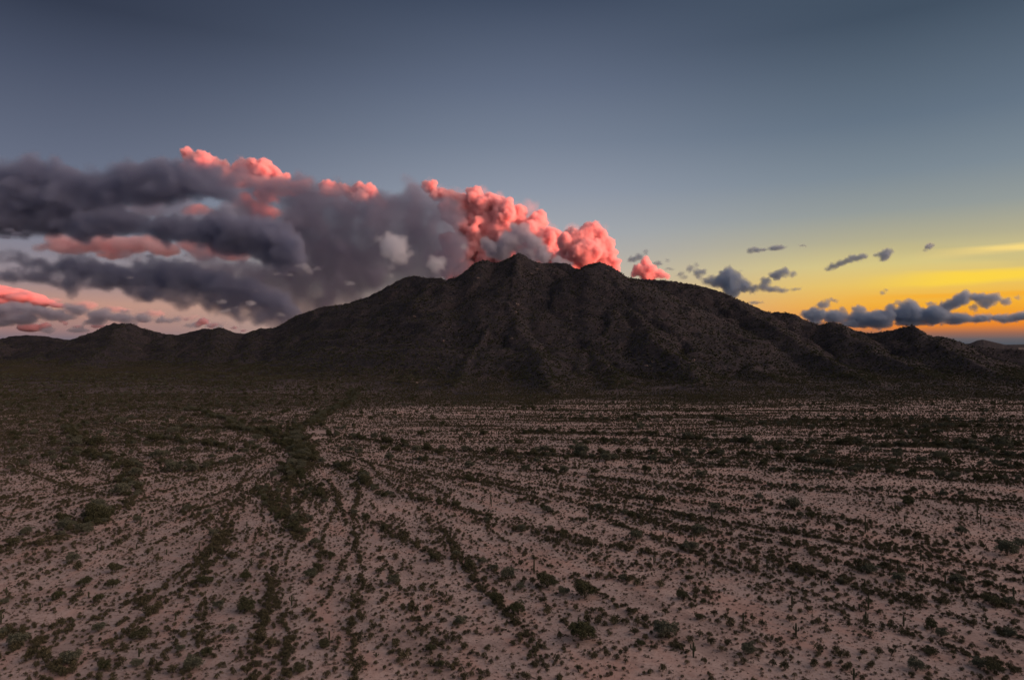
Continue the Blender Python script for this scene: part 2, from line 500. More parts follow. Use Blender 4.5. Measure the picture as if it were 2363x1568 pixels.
def leaf_mat(name, a, b, c):
    m, N, bs = new_mat(name)
    oi = N.new('ShaderNodeObjectInfo')
    geo = N.new('ShaderNodeNewGeometry')
    n = N.noise(geo.outputs['Position'], 1.7, 2, 0.6)
    col = N.mix(oi.outputs['Random'], a, b)
    col = N.mix(N.math('MULTIPLY', N.rng(n, 0.45, 0.7), 0.7), col, c)
    N.link(col, bs.inputs['Base Color'])
    bs.inputs['Roughness'].default_value = 0.8
    return m
M_creo = leaf_mat("creosote_leaves", (0.056, 0.061, 0.038, 1), (0.092, 0.089, 0.054, 1), (0.145, 0.128, 0.075, 1))
M_burs = leaf_mat("bursage_leaves", (0.120, 0.090, 0.068, 1), (0.085, 0.092, 0.062, 1), (0.20, 0.155, 0.12, 1))
M_palo = leaf_mat("palo_verde_leaves", (0.095, 0.112, 0.078, 1), (0.125, 0.138, 0.10, 1), (0.16, 0.165, 0.12, 1))
M_iron = leaf_mat("ironwood_leaves", (0.060, 0.072, 0.038, 1), (0.085, 0.090, 0.055, 1), (0.11, 0.11, 0.06, 1))
def simple_mat(name, a, b, scale):
    m, N, bs = new_mat(name)
    g = N.new('ShaderNodeNewGeometry')
    N.link(N.mix(N.rng(N.noise(g.outputs['Position'], scale, 4), 0.35, 0.65), a, b), bs.inputs['Base Color'])
    return m
M_bark = simple_mat("bark", (0.07, 0.055, 0.045, 1), (0.12, 0.10, 0.08, 1), 3.0)
M_sag = simple_mat("saguaro_skin", (0.040, 0.048, 0.030, 1), (0.075, 0.082, 0.052, 1), 1.5)
M_rock = simple_mat("granite", (0.14, 0.11, 0.10, 1), (0.24, 0.20, 0.18, 1), 0.4)

def leaves(g, cx, cy, cz, rx, ry, rz, n, size, V, Fc, floor=0.02):
    """n small leaf-sized faces through a lumpy volume, thickest towards its outside"""
    k = len(V)
    for i in range(n):
        while True:
            d = g.normal(size=3); d /= np.linalg.norm(d)
            if d[2] > -0.35: break
        r = g.uniform(0.25, 1.0) ** 0.45
        lump = 1 + 0.22 * math.sin(5 * d[0] + 3 * d[1] + cx) * math.cos(4 * d[1] - 2 * d[2] + cy)
        p = np.array([cx + d[0] * rx * r * lump, cy + d[1] * ry * r * lump, max(floor, cz + d[2] * rz * r * lump)])
        a = g.normal(size=3); a /= np.linalg.norm(a)
        a = a * 0.7 + d * 0.9; a /= np.linalg.norm(a)
        b = np.cross(a, g.normal(size=3)); b /= np.linalg.norm(b)
        s = size * g.uniform(0.6, 1.4)
        for q in (p - a * s * 0.6 - b * s * 0.32, p - a * s * 0.4 + b * s * 0.4, p + a * s):
            V.append(tuple(q))
        Fc.append((k, k + 1, k + 2)); k += 3

def limb(V, Fc, pts, rad, seg=5):
    """tapered tube through points, as triangles"""
    base = len(V)
    for i, p in enumerate(pts):
        p = Vector(p)
        t = (Vector(pts[min(i + 1, len(pts) - 1)]) - Vector(pts[max(i - 1, 0)])).normalized()
        u = t.orthogonal().normalized(); w = t.cross(u)
        for k in range(seg):
            a = 2 * math.pi * k / seg
            V.append(tuple(p + (u * math.cos(a) + w * math.sin(a)) * rad[i]))
    for i in range(len(pts) - 1):
        for k in range(seg):
            a = base + i * seg + k; b = base + i * seg + (k + 1) % seg
            Fc.append((a, b, b + seg)); Fc.append((a, b + seg, a + seg))
    c = len(V); V.append(tuple(pts[-1]))
    for k in range(seg):
        Fc.append((base + (len(pts) - 1) * seg + k, base + (len(pts) - 1) * seg + (k + 1) % seg, c))

def creosote_mesh(seed):
    """1 m wide unit: a rounded many-stemmed bush"""
    g = np.random.RandomState(seed); V = []; Fc = []
    for k in range(9):
        a = g.uniform(0, 6.28); r = g.uniform(0.15, 0.38)
        limb(V, Fc, [(0, 0, 0), (math.cos(a) * r * 0.5, math.sin(a) * r * 0.5, 0.22), (math.cos(a) * r, math.sin(a) * r, 0.5)], [0.018, 0.012, 0.005], 3)
    nl = g.randint(3, 6)
    for k in range(nl):
        a = g.uniform(0, 6.28); r = g.uniform(0.04, 0.24)
        leaves(g, math.cos(a) * r, math.sin(a) * r, g.uniform(0.22, 0.34), g.uniform(0.2, 0.32), g.uniform(0.2, 0.32), g.uniform(0.22, 0.36), 70, 0.085, V, Fc, 0.03)
    return mesh_from_arrays("creosote_bush", V, Fc)
def bursage_mesh(seed):
    g = np.random.RandomState(seed); V = []; Fc = []
    for k in range(g.randint(1, 4)):
        a = g.uniform(0, 6.28); r = g.uniform(0.0, 0.3)
        leaves(g, math.cos(a) * r, math.sin(a) * r, 0.1, g.uniform(0.2, 0.35), g.uniform(0.2, 0.3), g.uniform(0.2, 0.34), 34, 0.11, V, Fc, 0.0)
    return mesh_from_arrays("low_shrub", V, Fc)
def tree_meshes(seed, dense):
    """1 m wide unit: branching trunk and a crown of many leaf sprays with gaps"""
    g = np.random.RandomState(seed); V = []; Fc = []; V2 = []; F2 = []
    tips = []
    for k in range(g.randint(3, 6)):
        a = g.uniform(0, 6.28) ; r = g.uniform(0.12, 0.34); h = g.uniform(0.38, 0.64)
        mid = (math.cos(a) * r * 0.35, math.sin(a) * r * 0.35, h * 0.5)
        tip = (math.cos(a) * r, math.sin(a) * r, h)
        limb(V, Fc, [(math.cos(a) * 0.01, math.sin(a) * 0.01, -0.02), mid, tip], [0.026, 0.017, 0.006], 5)
        tips.append(tip)
        for q in range(3):
            b = a + g.uniform(-1.1, 1.1); r2 = r + g.uniform(0.02, 0.14)
            t2 = (math.cos(b) * r2, math.sin(b) * r2, h * g.uniform(0.75, 1.25))
            limb(V, Fc, [mid, ((mid[0] + t2[0]) / 2, (mid[1] + t2[1]) / 2, (mid[2] + t2[2]) / 2 + 0.03), t2], [0.012, 0.008, 0.003], 4)
            tips.append(t2)
    for tp in tips:
        leaves(g, tp[0], tp[1], tp[2] * 0.85, g.uniform(0.10, 0.2), g.uniform(0.10, 0.2), g.uniform(0.09, 0.17), int(170 * dense), 0.040, V2, F2, 0.03)
    leaves(g, 0, 0, 0.30, 0.38, 0.38, 0.34, int(1500 * dense), 0.042, V2, F2, 0.03)
    return mesh_from_arrays("trunk", V, Fc), mesh_from_arrays("crown", V2, F2)

def column(V, Fc, pts, rad, ribs=11):
    """ribbed cactus column along points"""
    seg = ribs * 2; base = len(V)
    for i, p in enumerate(pts):
        p = Vector(p)
        t = (Vector(pts[min(i + 1, len(pts) - 1)]) - Vector(pts[max(i - 1, 0)])).normalized()
        u = Vector((1, 0, 0)) if abs(t.x) < 0.9 else Vector((0, 1, 0))
        u = (u - t * u.dot(t)).normalized(); w = t.cross(u)
        for k in range(seg):
            a = 2 * math.pi * k / seg
            r = rad[i] * (1.0 if k % 2 == 0 else 0.8)
            V.append(tuple(p + (u * math.cos(a) + w * math.sin(a)) * r))
    for i in range(len(pts) - 1):
        for k in range(seg):
            a = base + i * seg + k; b = base + i * seg + (k + 1) % seg
            Fc.append((a, b, b + seg)); Fc.append((a, b + seg, a + seg))
def saguaro_column(h, r):
    V = []; Fc = []
    zs = [0, 0.1, 0.3, 0.55, 0.8, 0.92, 0.965, 0.99, 1.0]; rr = [0.72, 0.8, 0.95, 1.05, 0.98, 0.85, 0.62, 0.35, 0.04]
    column(V, Fc, [(0, 0, z * h - (0.15 if z == 0 else 0)) for z in zs], [q * r for q in rr])
    return mesh_from_arrays("trunk", V, Fc)
def saguaro_arm(h, r, a, zf, up):
    V = []; Fc = []
    c, s = math.cos(a), math.sin(a)
    d = r * 2.5; z0 = h * zf
    P = [(c * r * 0.5, s * r * 0.5, z0), (c * d * 0.6, s * d * 0.6, z0 + 0.02 * h), (c * d * 0.92, s * d * 0.92, z0 + 0.05 * h), (c * d, s * d, z0 + 0.10 * h),
         (c * d, s * d, z0 + up * h * 0.6), (c * d, s * d, z0 + up * h * 0.93), (c * d, s * d, z0 + up * h)]
    column(V, Fc, P, [r * 0.45, r * 0.6, r * 0.66, r * 0.66, r * 0.68, r * 0.5, r * 0.05], 8)
    return mesh_from_arrays("arm", V, Fc)

CREO = [creosote_mesh(s) for s in (1, 2, 3, 4, 5)]
BURS = [bursage_mesh(s) for s in (11, 12, 13, 14)]
TREES = [tree_meshes(s, 1.0) for s in (21, 22, 23, 24)]
for m in CREO: m.materials.append(M_creo)
M_dry = leaf_mat("dry_straw", (0.30, 0.24, 0.18, 1), (0.20, 0.16, 0.13, 1), (0.34, 0.29, 0.22, 1))
for i, m in enumerate(BURS): m.materials.append(M_dry if i == 3 else M_burs)
for i, (t, c) in enumerate(TREES):
    t.materials.append(M_bark); c.materials.append(M_palo if i % 2 == 0 else M_iron)

# ------------------------------------------------------------------ reading places off the photograph
def ground_hit(px, py):
    """point of the land seen at a place in the picture (2363 px wide reading)"""
    v = px_dir(px, py)
    d = 90.0
    tx, tz = v.x / v.y, v.z / v.y
    ds = np.arange(100.0, 4000.0, 2.0)
    zz = CAMZ + tz * ds - height_at(tx * ds, ds)
    k = np.argmax(zz < 0)
    if not (zz < 0).any(): return None
    d = ds[k]
    return (tx * d, d, float(height_at(np.array([tx * d]), np.array([d]))[0]))
def crop_px(cr, x, y):
    ox, oy, sc = {'A': (0, 2000, 2.1836), 'B': (1024, 2000, 2.1836), 'C': (2048, 2000, 2.1836), 'D': (3072, 2000, 2.1836),
                  'P': (1024, 1300, 2.1836), 'Q': (2048, 1300, 2.1836), 'S': (3072, 1300, 2.1836), 'L': (0, 1400, 1.688)}[cr]
    return (ox + x / sc) / 1.7334, (oy + y / sc) / 1.7334

TREE_SPOTS = """A 850 180 200;A 570 270 150;A 230 310 110;A 120 400 110;A 630 545 120;A 1010 630 120;A 730 750 120;A 980 770 110;A 1800 745 140;A 2160 700 110
A 490 880 110;A 850 900 100;A 2155 990 180;A 1910 940 100;A 860 1155 110;A 1220 1230 150;A 150 1270 180;A 610 1430 180;A 910 1480 120;A 1200 1450 110
A 1800 1370 110;A 1680 1490 170;A 1580 1320 90;A 2030 1160 90;A 20 1200 120;A 40 900 80;A 860 120 110;A 960 130 110;A 1200 190 80
B 520 405 110;B 310 270 130;B 660 500 80;B 545 610 100;B 470 690 120;B 1200 735 120;B 1565 535 110;B 1755 500 80;B 1860 600 100;B 1975 560 100
B 2080 615 90;B 2200 690 150;B 2105 910 140;B 1780 1085 120;B 1520 1340 100;B 380 1510 130;B 600 1310 110;B 1070 640 80;B 1600 1470 90;B 60 500 70
C 1090 345 130;C 1640 300 130;C 1570 445 150;C 310 765 190;C 450 830 110;C 640 850 200;C 60 1000 160;C 1500 880 120;C 1340 1215 220;C 610 1240 270
C 2060 1355 150;C 1640 1040 90;C 1280 45 120;C 1130 1290 90;C 1540 700 80;C 1690 830 80;C 1670 910 60;C 960 710 90;C 70 780 90;C 1780 100 110
D 220 75 150;D 1230 50 110;D 1690 310 120;D 2090 490 200;D 890 640 140;D 1140 715 130;D 1020 590 70;D 1660 735 140;D 1960 925 160;D 2095 925 110
D 1920 750 90;D 645 730 80;D 1430 1140 110;D 1510 1210 120;D 1840 1460 150;D 1990 1520 160;D 2120 1200 120;D 1290 1490 150;D 1410 1350 110;D 2215 420 120
P 1400 1110 100;P 1600 1130 90;P 1860 1250 100;P 1870 1370 90;P 900 1130 80;P 1110 1100 80;P 1240 1110 90;P 930 1310 70;P 850 1430 90;P 1990 960 80
P 400 1110 110;P 370 1180 80;P 450 1010 80;P 570 890 80;P 760 1110 70;P 1160 1180 90;P 1440 970 80;P 2050 1130 100;P 2210 1130 90
Q 600 1140 150;Q 820 1040 90;Q 720 1310 90;Q 1280 1430 70;Q 1640 1330 90;Q 1160 1030 80;Q 1120 910 80;Q 640 1050 80;Q 2060 1030 110;Q 2160 1530 100;Q 1540 1000 110
Q 290 1110 110;Q 790 1130 90;Q 1740 880 80;Q 1030 1250 60;Q 820 1190 110;Q 60 1050 90
S 400 1140 80;S 740 1330 70;S 850 1110 90;S 1130 1130 90;S 2040 1080 150;S 110 1180 90;S 1490 1170 120;S 680 1050 120;S 780 1040 100;S 1230 1560 100;S 2000 1100 90;S 90 1110 90
L 660 640 90;L 820 980 130;L 660 1080 120;L 650 1130 150;L 510 650 90;L 430 1170 100;L 870 800 80;L 1170 820 120;L 1300 820 90;L 1170 570 90;L 820 500 80;L 2080 700 90;L 1740 610 80;L 1050 620 90;L 1080 730 80;L 920 850 90"""
SAGUAROS = """A 57 830 75 0;A 350 965 65 1;A 8 1080 110 1;A 585 270 75 0;A 1455 485 50 0;A 1740 445 75 0;A 1193 435 45 0;A 1850 490 85 0;A 2195 580 75 2
A 1852 975 45 0;A 1292 230 55 0;A 2156 240 60 0;A 775 850 55 0;A 635 1085 55 1;A 1215 1390 80 1;A 1535 1050 55 0;A 1230 235 60 0;A 850 440 60 0
B 312 925 95 2;B 640 1235 75 0;B 2055 50 65 0;B 1460 960 32 0;B 1663 835 34 0;B 1050 1370 40 2
C 193 645 125 0;C 580 1080 48 0;C 1590 360 65 0;C 2000 110 75 0;C 1745 185 85 0;C 1985 605 95 2;C 1240 560 75 1;C 2020 1085 100 0;C 1585 1380 135 2
C 215 1310 62 0;C 1690 660 42 0;C 2228 610 110 1;C 695 410 52 0;C 1320 335 62 0;C 1210 150 75 0;C 1690 590 80 2
D 210 935 108 0;D 245 1200 125 3;D 855 1110 135 3;D 1135 650 125 1;D 1335 530 105 0;D 600 570 82 0;D 1073 575 62 0;D 465 750 48 0;D 845 760 72 0
D 878 970 130 2;D 797 965 56 0;D 750 965 46 0;D 1185 1110 95 1;D 1548 745 92 0;D 1353 625 62 0;D 2145 850 95 1;D 750 1590 115 2;D 850 290 135 0
D 1110 100 90 0;D 1193 190 60 0;D 1858 215 95 0;D 1828 160 135 1;D 1905 1090 62 1;D 415 700 40 0
Q 415 1200 60 0;Q 680 1370 70 0;Q 195 1480 60 0;Q 310 1110 45 0;S 1755 1030 60 0;S 185 950 45 0;S 1050 1490 55 0;P 2050 1540 70 0;P 1690 1520 70 0;P 1160 660 40 0"""
DARK_BUSHES = """B 850 895 115;B 910 700 75;B 810 710 80;B 985 775 70;B 930 735 75;B 1095 765 70;B 1535 780 80;B 955 1465 90;B 120 1300 140;B 1290 1420 120;B 1195 1340 80;B 715 1260 80;B 840 960 90
B 1120 1240 70;B 900 1260 80;B 1360 920 80;B 1290 960 70;B 1520 970 70;B 1370 1070 90;B 1405 1150 70;B 1630 1270 70;B 1825 1310 90;B 820 1120 90;B 1670 770 70;B 1860 790 80;B 560 1070 80;B 450 1000 90
B 100 1085 70;B 350 1040 80;B 545 1170 90;B 1000 1220 80;B 1220 1300 100;B 1320 1360 80;B 930 1060 80;B 1145 860 80;B 1100 910 80;B 740 600 90;B 955 630 60;B 1880 1370 60;B 1990 1395 80;B 2100 1150 80;B 880 1530 160;B 1490 960 60
C 890 1100 130;C 655 1010 80;C 655 1075 110;C 755 1095 110;C 455 1075 80;C 1000 1100 90;C 1098 1100 95;C 1070 1195 100;C 1165 1225 80;C 1870 1045 80;C 1905 1120 110;C 1640 1200 80;C 1550 1255 110
C 1740 1265 90;C 1880 1275 100;C 2190 1110 90;C 990 1335 80;C 820 1035 70;C 780 1000 80;C 310 1010 110;C 560 975 80;C 1340 1000 100;C 1570 955 80;C 1770 1030 90;C 1800 1085 80;C 2010 1150 90;C 1250 1300 70
C 1430 1310 80;C 390 1415 90;C 580 1500 90;C 730 1380 70;C 1460 575 100;C 1545 590 60;C 2130 640 90;C 1090 760 100;C 1290 770 100;C 180 740 80;C 110 720 80;C 440 330 110;C 680 400 130;C 340 300 80;C 30 280 80
C 860 690 80;C 1150 700 70;C 1000 450 80;C 1190 470 110;C 940 440 80;C 1110 500 60;C 1350 555 60;C 1690 1440 70;C 2030 1430 90;C 1830 1330 80
D 1210 880 110;D 1330 910 110;D 910 1460 100;D 1080 1370 100;D 965 1350 100;D 630 1390 110;D 590 1340 90;D 440 1330 110;D 140 1390 110;D 400 1460 110;D 150 1500 110;D 540 1475 80;D 820 1370 70
D 1250 1550 80;D 570 800 80;D 970 840 110;D 290 650 90;D 380 670 80;D 440 1080 90;D 190 1070 80;D 850 1110 90;D 1060 1140 80;D 890 1200 90;D 350 990 80;D 980 1000 70;D 1075 920 80;D 1300 340 150;D 700 200 110;D 800 220 90
D 1180 310 120;D 1380 370 130;D 2140 1100 70;D 2190 1140 80;D 690 1510 90;D 1440 1350 110;D 1780 1310 80;D 1620 1350 80;D 2150 1540 90;D 780 590 100;D 500 570 120;D 850 820 80;D 1390 710 70;D 1260 690 90
A 1290 480 90;A 1300 1000 130;A 540 1110 120;A 270 1400 170;A 400 1440 150;A 530 1560 170;A 1510 1530 120;A 1460 1150 90;A 1690 1180 80;A 1820 1150 80;A 1760 1220 90;A 640 920 90;A 700 1050 80;A 430 370 110
A 340 400 90;A 550 220 100;A 1840 190 110;A 1890 350 100;A 1030 410 90;A 680 620 110;A 1220 830 100;A 1260 900 80;A 1150 560 60;A 1110 1170 80;A 790 1230 70;A 1070 1440 80;A 1370 540 80;A 680 850 80;A 310 1280 110"""
WASHES = """P 3.5 540,1215 700,1250 850,1320 950,1390 1050,1470 1200,1510 1350,1520 1500,1560
B 3.5 1400,0 1650,60 1850,110 2000,170 2060,250;B 3.5 850,120 960,190 1050,250 1150,300 1300,360 1420,400 1500,480 1700,530;B 4 100,50 200,120 300,200 380,290 340,380;B 3 520,400 560,480 640,510
C 3 0,20 150,20 250,90 400,150 560,190 650,200;C 3 600,50 750,100 950,140 1100,170 1250,220 1450,260 1600,290 1800,310;C 4 0,270 180,290 350,300 500,330 700,390 950,440 1150,460 1450,520 1500,560;C 3 550,680 750,680 950,700 1150,700
C 3 1350,100 1550,180 1750,185;C 3 1800,120 2000,120 2236,100;C 3 2020,340 2236,370
D 4 0,50 350,100 450,170 600,160 750,190 850,210 1000,240 1150,280 1300,330 1450,390 1600,410 1900,430;D 3 0,130 200,150 400,160;D 3 0,290 200,290 350,310 500,330 650,350;D 3 900,390 1100,420
D 4 0,370 200,390 350,420 400,480 500,550 750,580 850,640;D 4 0,620 300,630 400,660 550,680 700,720 850,830 1000,830 1200,870 1400,900 1600,900;D 3 640,260 800,290 1000,300
Q 7 0,950 400,940 800,960;Q 9 0,1130 250,1140 600,1145 850,1180 1000,1130 1400,1140 2236,1140;Q 7 900,960 1400,980 1700,1010 2200,1040;Q 3.5 100,1270 350,1290 600,1320 850,1360 1050,1380 1300,1410 1550,1440 1700,1450
Q 3.5 750,1420 900,1470 1000,1510 1200,1530;Q 7 1750,780 1900,850 2236,870;Q 6 0,740 500,750;Q 3 600,1400 750,1430;Q 3 1350,1450 1900,1490 2100,1530;Q 4 1000,1150 1250,1200 1700,1240 2236,1230;Q 5 500,830 900,830 1400,830
S 9 0,1050 600,1030 1000,1070 1300,1060 1700,1030 2236,1060;S 11 1500,1050 1900,1120 2236,1180;S 7 700,930 1100,960 1500,950;S 4 200,1190 500,1220 700,1280 1000,1300 1300,1330 1700,1360 2236,1370
S 3.5 0,1280 400,1300 700,1330;S 3.5 0,1420 400,1440 800,1440 1100,1460 1400,1490 1800,1530;S 4 1000,1210 1600,1230 2236,1260;S 5 0,880 800,890 2236,900;S 5 200,830 1200,840 2236,850;S 5 900,985 2236,1000
L 7 430,680 560,710 750,750 880,800 850,900 900,1000 700,1130 500,1180;L 6 1100,830 1300,810 1500,770 1700,740;L 7 1200,400 1350,410 1550,480 1600,530;L 9 1150,520 1500,530 1800,560 1950,640 2050,700 1980,850
L 6 1000,600 1300,620 1500,660 1650,690;L 7 450,500 520,600 650,640;L 4 2150,780 2363,820;L 6 60,1010 0,1000;L 7 1750,950 1900,1100 2000,1180;L 3 1300,1050 1350,1120;L 5 1250,1080 1280,1150
A 5 0,470 200,420 450,370 650,310 800,230 1000,130;A 5 300,1380 500,1500 600,1560;A 4 0,1150 200,1250 300,1380;A 3.5 1900,300 1850,470 2000,540;A 3 1190,830 1290,920 1340,1000
P 11 850,560 830,650 650,760 480,850 300,960 350,1080 430,1160 330,1280;P 9 330,1280 300,1350 450,1450 300,1568;P 7 0,900 200,960 320,1050;P 6 620,960 800,980 1000,1010 1300,1060 1500,1100 1950,1110;P 4 900,1290 900,1380 1000,1440
P 6 330,1280 100,1430 60,1568;P 5 450,1450 560,1500 600,1568"""

def parse(s):
    out = []
    for rec in s.replace("\n", ";").split(";"):
        if rec.strip(): out.append(rec.split())
    return out

scr_x, scr_y, scr_k, scr_s = [], [], [], []     # loose scrub: place, kind, size
bush_pts = []                                   # creosote: x, y, width
low_pts = []                                    # low shrubs
tree_pts = []                                   # x, y, width, in picture order
sag_pts = []

for cr, x, y, w in parse(TREE_SPOTS):
    px, py = crop_px(cr, float(x), float(y))
    h = ground_hit(px, py)
    if h is None: continue
    sc = 1.688 if cr == 'L' else 2.1836
    tree_pts.append((h[0], h[1], h[2], float(w) / sc / 1.7334 / F * h[1], px, py))
for cr, x, y, w in parse(DARK_BUSHES):
    px, py = crop_px(cr, float(x), float(y))
    h = ground_hit(px, py)
    bush_pts.append((h[0], h[1], min(4.6, float(w) / 2.1836 / 1.7334 / F * h[1] * 0.95)))
for cr, x, y, hh, arms in parse(SAGUAROS):
    px, py = crop_px(cr, float(x), float(y))
    h = ground_hit(px, py)
    if h is None: continue
    sc = 1.688 if cr == 'L' else 2.1836
    sag_pts.append((h[0], h[1], h[2], min(11.0, float(hh) / sc / 1.7334 / F * h[1]), int(arms), px, py))

# washes: denser, larger bushes along them
for rec in parse(WASHES):
    cr, wid = rec[0], float(rec[1])
    pts = [tuple(map(float, p.split(','))) for p in rec[2:]]
    wp = [ground_hit(*crop_px(cr, a, b)) for a, b in pts]
    wp = [p for p in wp if p]
    for (ax, ay, _), (bx, by, _) in zip(wp[:-1], wp[1:]):
        L = math.hypot(bx - ax, by - ay)
        n = int(L * wid * 0.17) + 1
        for k in range(n):
            t = rnd.random(); o = rnd.gauss(0, wid * 0.55)
            wob = 2.5 * math.sin(t * L / 17.0) 
            x = ax + (bx - ax) * t - (by - ay) / max(L, 1) * (o + wob); y = ay + (by - ay) * t + (bx - ax) / max(L, 1) * (o + wob)
            r = rnd.random()
            if r < 0.80 or y < 330: bush_pts.append((x, y, rnd.uniform(1.6, 3.6)))
            elif r < 0.93: scr_x.append(x); scr_y.append(y); scr_k.append(9 + rnd.randrange(4)); scr_s.append(rnd.uniform(4.0, 7.5) * (1 if y > 450 else 0.7))
            else: low_pts.append((x, y, rnd.uniform(0.8, 1.5)))

def in_view(x, y, m=1.16):
    return np.abs(x) < (0.75 * y * m + 12)
def scatter(n, y0, y1, wfun, m=1.16):
    """uniform over the visible ground between two depths, thinned by a density field"""
    y = np.sqrt(rs.uniform(y0 * y0, y1 * y1, n)); x = rs.uniform(-1, 1, n) * (0.75 * y * m + 12)
    keep = rs.uniform(0, 1, n) < wfun(x, y)
    return x[keep], y[keep]
def area(y0, y1, m=1.16): return 0.75 * m * (y1 * y1 - y0 * y0)

def streak(x, y):
    """lines of growth along runnels that fan out from the mouth of the main wash"""
    ax, ay = -200.0, 650.0
    dx = x - ax; dy = y - ay
    th = np.arctan2(-dy, dx); r = np.hypot(dx, dy)
    wob = 0.05 * fbm(x / 60.0, y / 60.0, 2, 63)
    fan = fbm((th + wob) * 17.0, r / 140.0, 2, 61) * 0.7 + fbm((th + wob) * 43.0, r / 110.0, 2, 64) * 0.7
    hor = fbm(x / 150.0, y / 13.0, 3, 65)
    iso = fbm(x / 20.0, y / 16.0, 3, 62)
    up = np.clip((y - 560) / 90.0, 0, 1)
    lft = np.clip((-x - 110 - 0.1 * (650 - y)) / 70.0, 0, 1)
    n = fan * (1 - up) + hor * up
    return n * (1 - 0.75 * lft) * 1.15 * np.clip((y - 150) / 220, 0.3, 1) + iso * (0.25 + 0.55 * lft)
def foot_line(x, y):
    return 1010 + 170 * fbm(x / 260.0, y / 400.0, 3, 91) - 90 * np.clip((-x - 80) / 400, 0, 1) + 60 * np.clip((x - 300) / 300, 0, 1)
def left_rough(x, y):
    return np.clip((-x - 20 - 0.10 * y) / 200, 0, 1) * np.clip((y - 330) / 250, 0, 1)
def w_creo(x, y):
    return np.clip(0.18 + 1.0 * streak(x, y) + 0.3 * left_rough(x, y) + 0.2 * np.clip((y - 850) / 300, 0, 1), 0.03, 1) * np.clip(1.15 - y / 2400, 0.3, 1)
def w_low(x, y):
    return np.clip(0.55 + 0.5 * fbm(x / 14.0, y / 14.0, 2, 71) + 0.25 * streak(x, y) + 0.1 * left_rough(x, y), 0.05, 1)
def spaced(cell, y0, y1, wfun, m=1.16, jit=0.42):
    """plants keep their distance from one another: a jittered lattice, thinned by a density field"""
    X = np.arange(-0.75 * y1 * m - 12, 0.75 * y1 * m + 12, cell); Y = np.arange(y0, y1, cell)
    x, y = np.meshgrid(X, Y); x = x + (np.arange(len(Y)) % 2)[:, None] * cell * 0.5
    x = x.ravel(); y = y.ravel()
    x = x + rs.uniform(-jit, jit, len(x)) * cell; y = y + rs.uniform(-jit, jit, len(y)) * cell
    k = in_view(x, y, m) & (rs.uniform(0, 1, len(x)) < wfun(x, y))
    return x[k], y[k]
# runnels: thin continuous lines of bushes fanning out from the mouth of the main wash, level lines beyond it
def along(pts, step, wid, lo, hi):
    for (ax, ay), (bx, by) in zip(pts[:-1], pts[1:]):
        L = math.hypot(bx - ax, by - ay)
        for k in range(max(1, int(L / step))):
            t = rnd.random(); o = rnd.gauss(0, wid)
            bush_pts.append((ax + (bx - ax) * t - (by - ay) / L * o, ay + (by - ay) * t + (bx - ax) / L * o, rnd.uniform(lo, hi)))
def runnel(x, y, ang, length, depth=0):
    pts = [(x, y)]; d = 0.0; sd = rnd.uniform(0, 99)
    while d < length:
        ang += 0.17 * float(pnoise(np.array([d / 38.0]), np.array([sd]), 5)[0])
        x += math.cos(ang) * 11; y += math.sin(ang) * 11; d += 11
        pts.append((x, y))
        if depth < 2 and rnd.random() < 0.035:
            runnel(x, y, ang + rnd.choice((-1, 1)) * rnd.uniform(0.06, 0.14), (length - d) * rnd.uniform(0.5, 1.0), depth + 1)
    n0 = 0
    while n0 < len(pts) - 1:           # stretches of growth with gaps between
        n1 = min(len(pts), n0 + rnd.randrange(4, 14))
        if rnd.random() < 0.78: along(pts[n0:n1], rnd.uniform(1.2, 2.4), rnd.uniform(0.45, 1.0), 1.3, 2.6)
        n0 = n1 - 1 + (1 if rnd.random() < 0.35 else 0)
for k in range(30):
    th = R(-2 - k * 3.75 + rnd.uniform(-1.5, 1.5)); r0 = rnd.uniform(30, 190)
    runnel(-200 + math.cos(th) * r0, 650 + math.sin(th) * r0, th + rnd.uniform(-0.05, 0.05), 760 - r0)
for k in range(30):
    y0 = 640 + k * 15.5 + rnd.uniform(-6, 6)
    runnel(rnd.uniform(-230, 60), y0, rnd.uniform(-0.09, 0.03), rnd.uniform(500, 1000))
for k in range(14):
    a, b = rnd.uniform(-520, -230), rnd.uniform(430, 900)
    runnel(a, b, R(rnd.uniform(-75, -20)), rnd.uniform(90, 260))
x, y = spaced(2.55, 150, 1250, lambda x, y: np.clip(0.15 + w_creo(x, y) * 0.85, 0, 1))
x2, y2 = scatter(int(area(800, 3100) * 0.042), 800, 3100, lambda x, y: (rock_at(x, y) < 0.5) * np.clip((y - foot_line(x, y)) / (170 + 450 * np.clip((-x - 50) / 300, 0, 1)), 0.03, 1) * np.clip(0.72 + 1.0 * fbm(x / 75.0, y / 120.0, 4, 95), 0.1, 1))
sz = rs.uniform(1.0, 2.4, len(x)) * (0.8 + 0.55 * np.clip(streak(x, y) + 0.3, 0, 1)) * np.where(rs.uniform(0, 1, len(x)) < 0.12, 1.35, 1.0)
x = np.concatenate([x, x2]); y = np.concatenate([y, y2]); sz = np.concatenate([sz, rs.uniform(1.8, 3.8, len(x2))])
bush_pts += list(zip(x, y, sz))
x, y = spaced(1.85, 150, 900, w_low)
sz = rs.uniform(0.6, 1.7, len(x))
low_pts += list(zip(x, y, sz))
x, y = scatter(int(area(150, 360) * 0.42), 150, 360, lambda x, y: np.clip(0.5 + 1.1 * fbm(x / 9.0, y / 9.0, 3, 73), 0.05, 1))
for a, b in zip(x, y):
    scr_x.append(a); scr_y.append(b); scr_k.append(5 + rnd.randrange(4)); scr_s.append(rnd.uniform(0.22, 0.6))
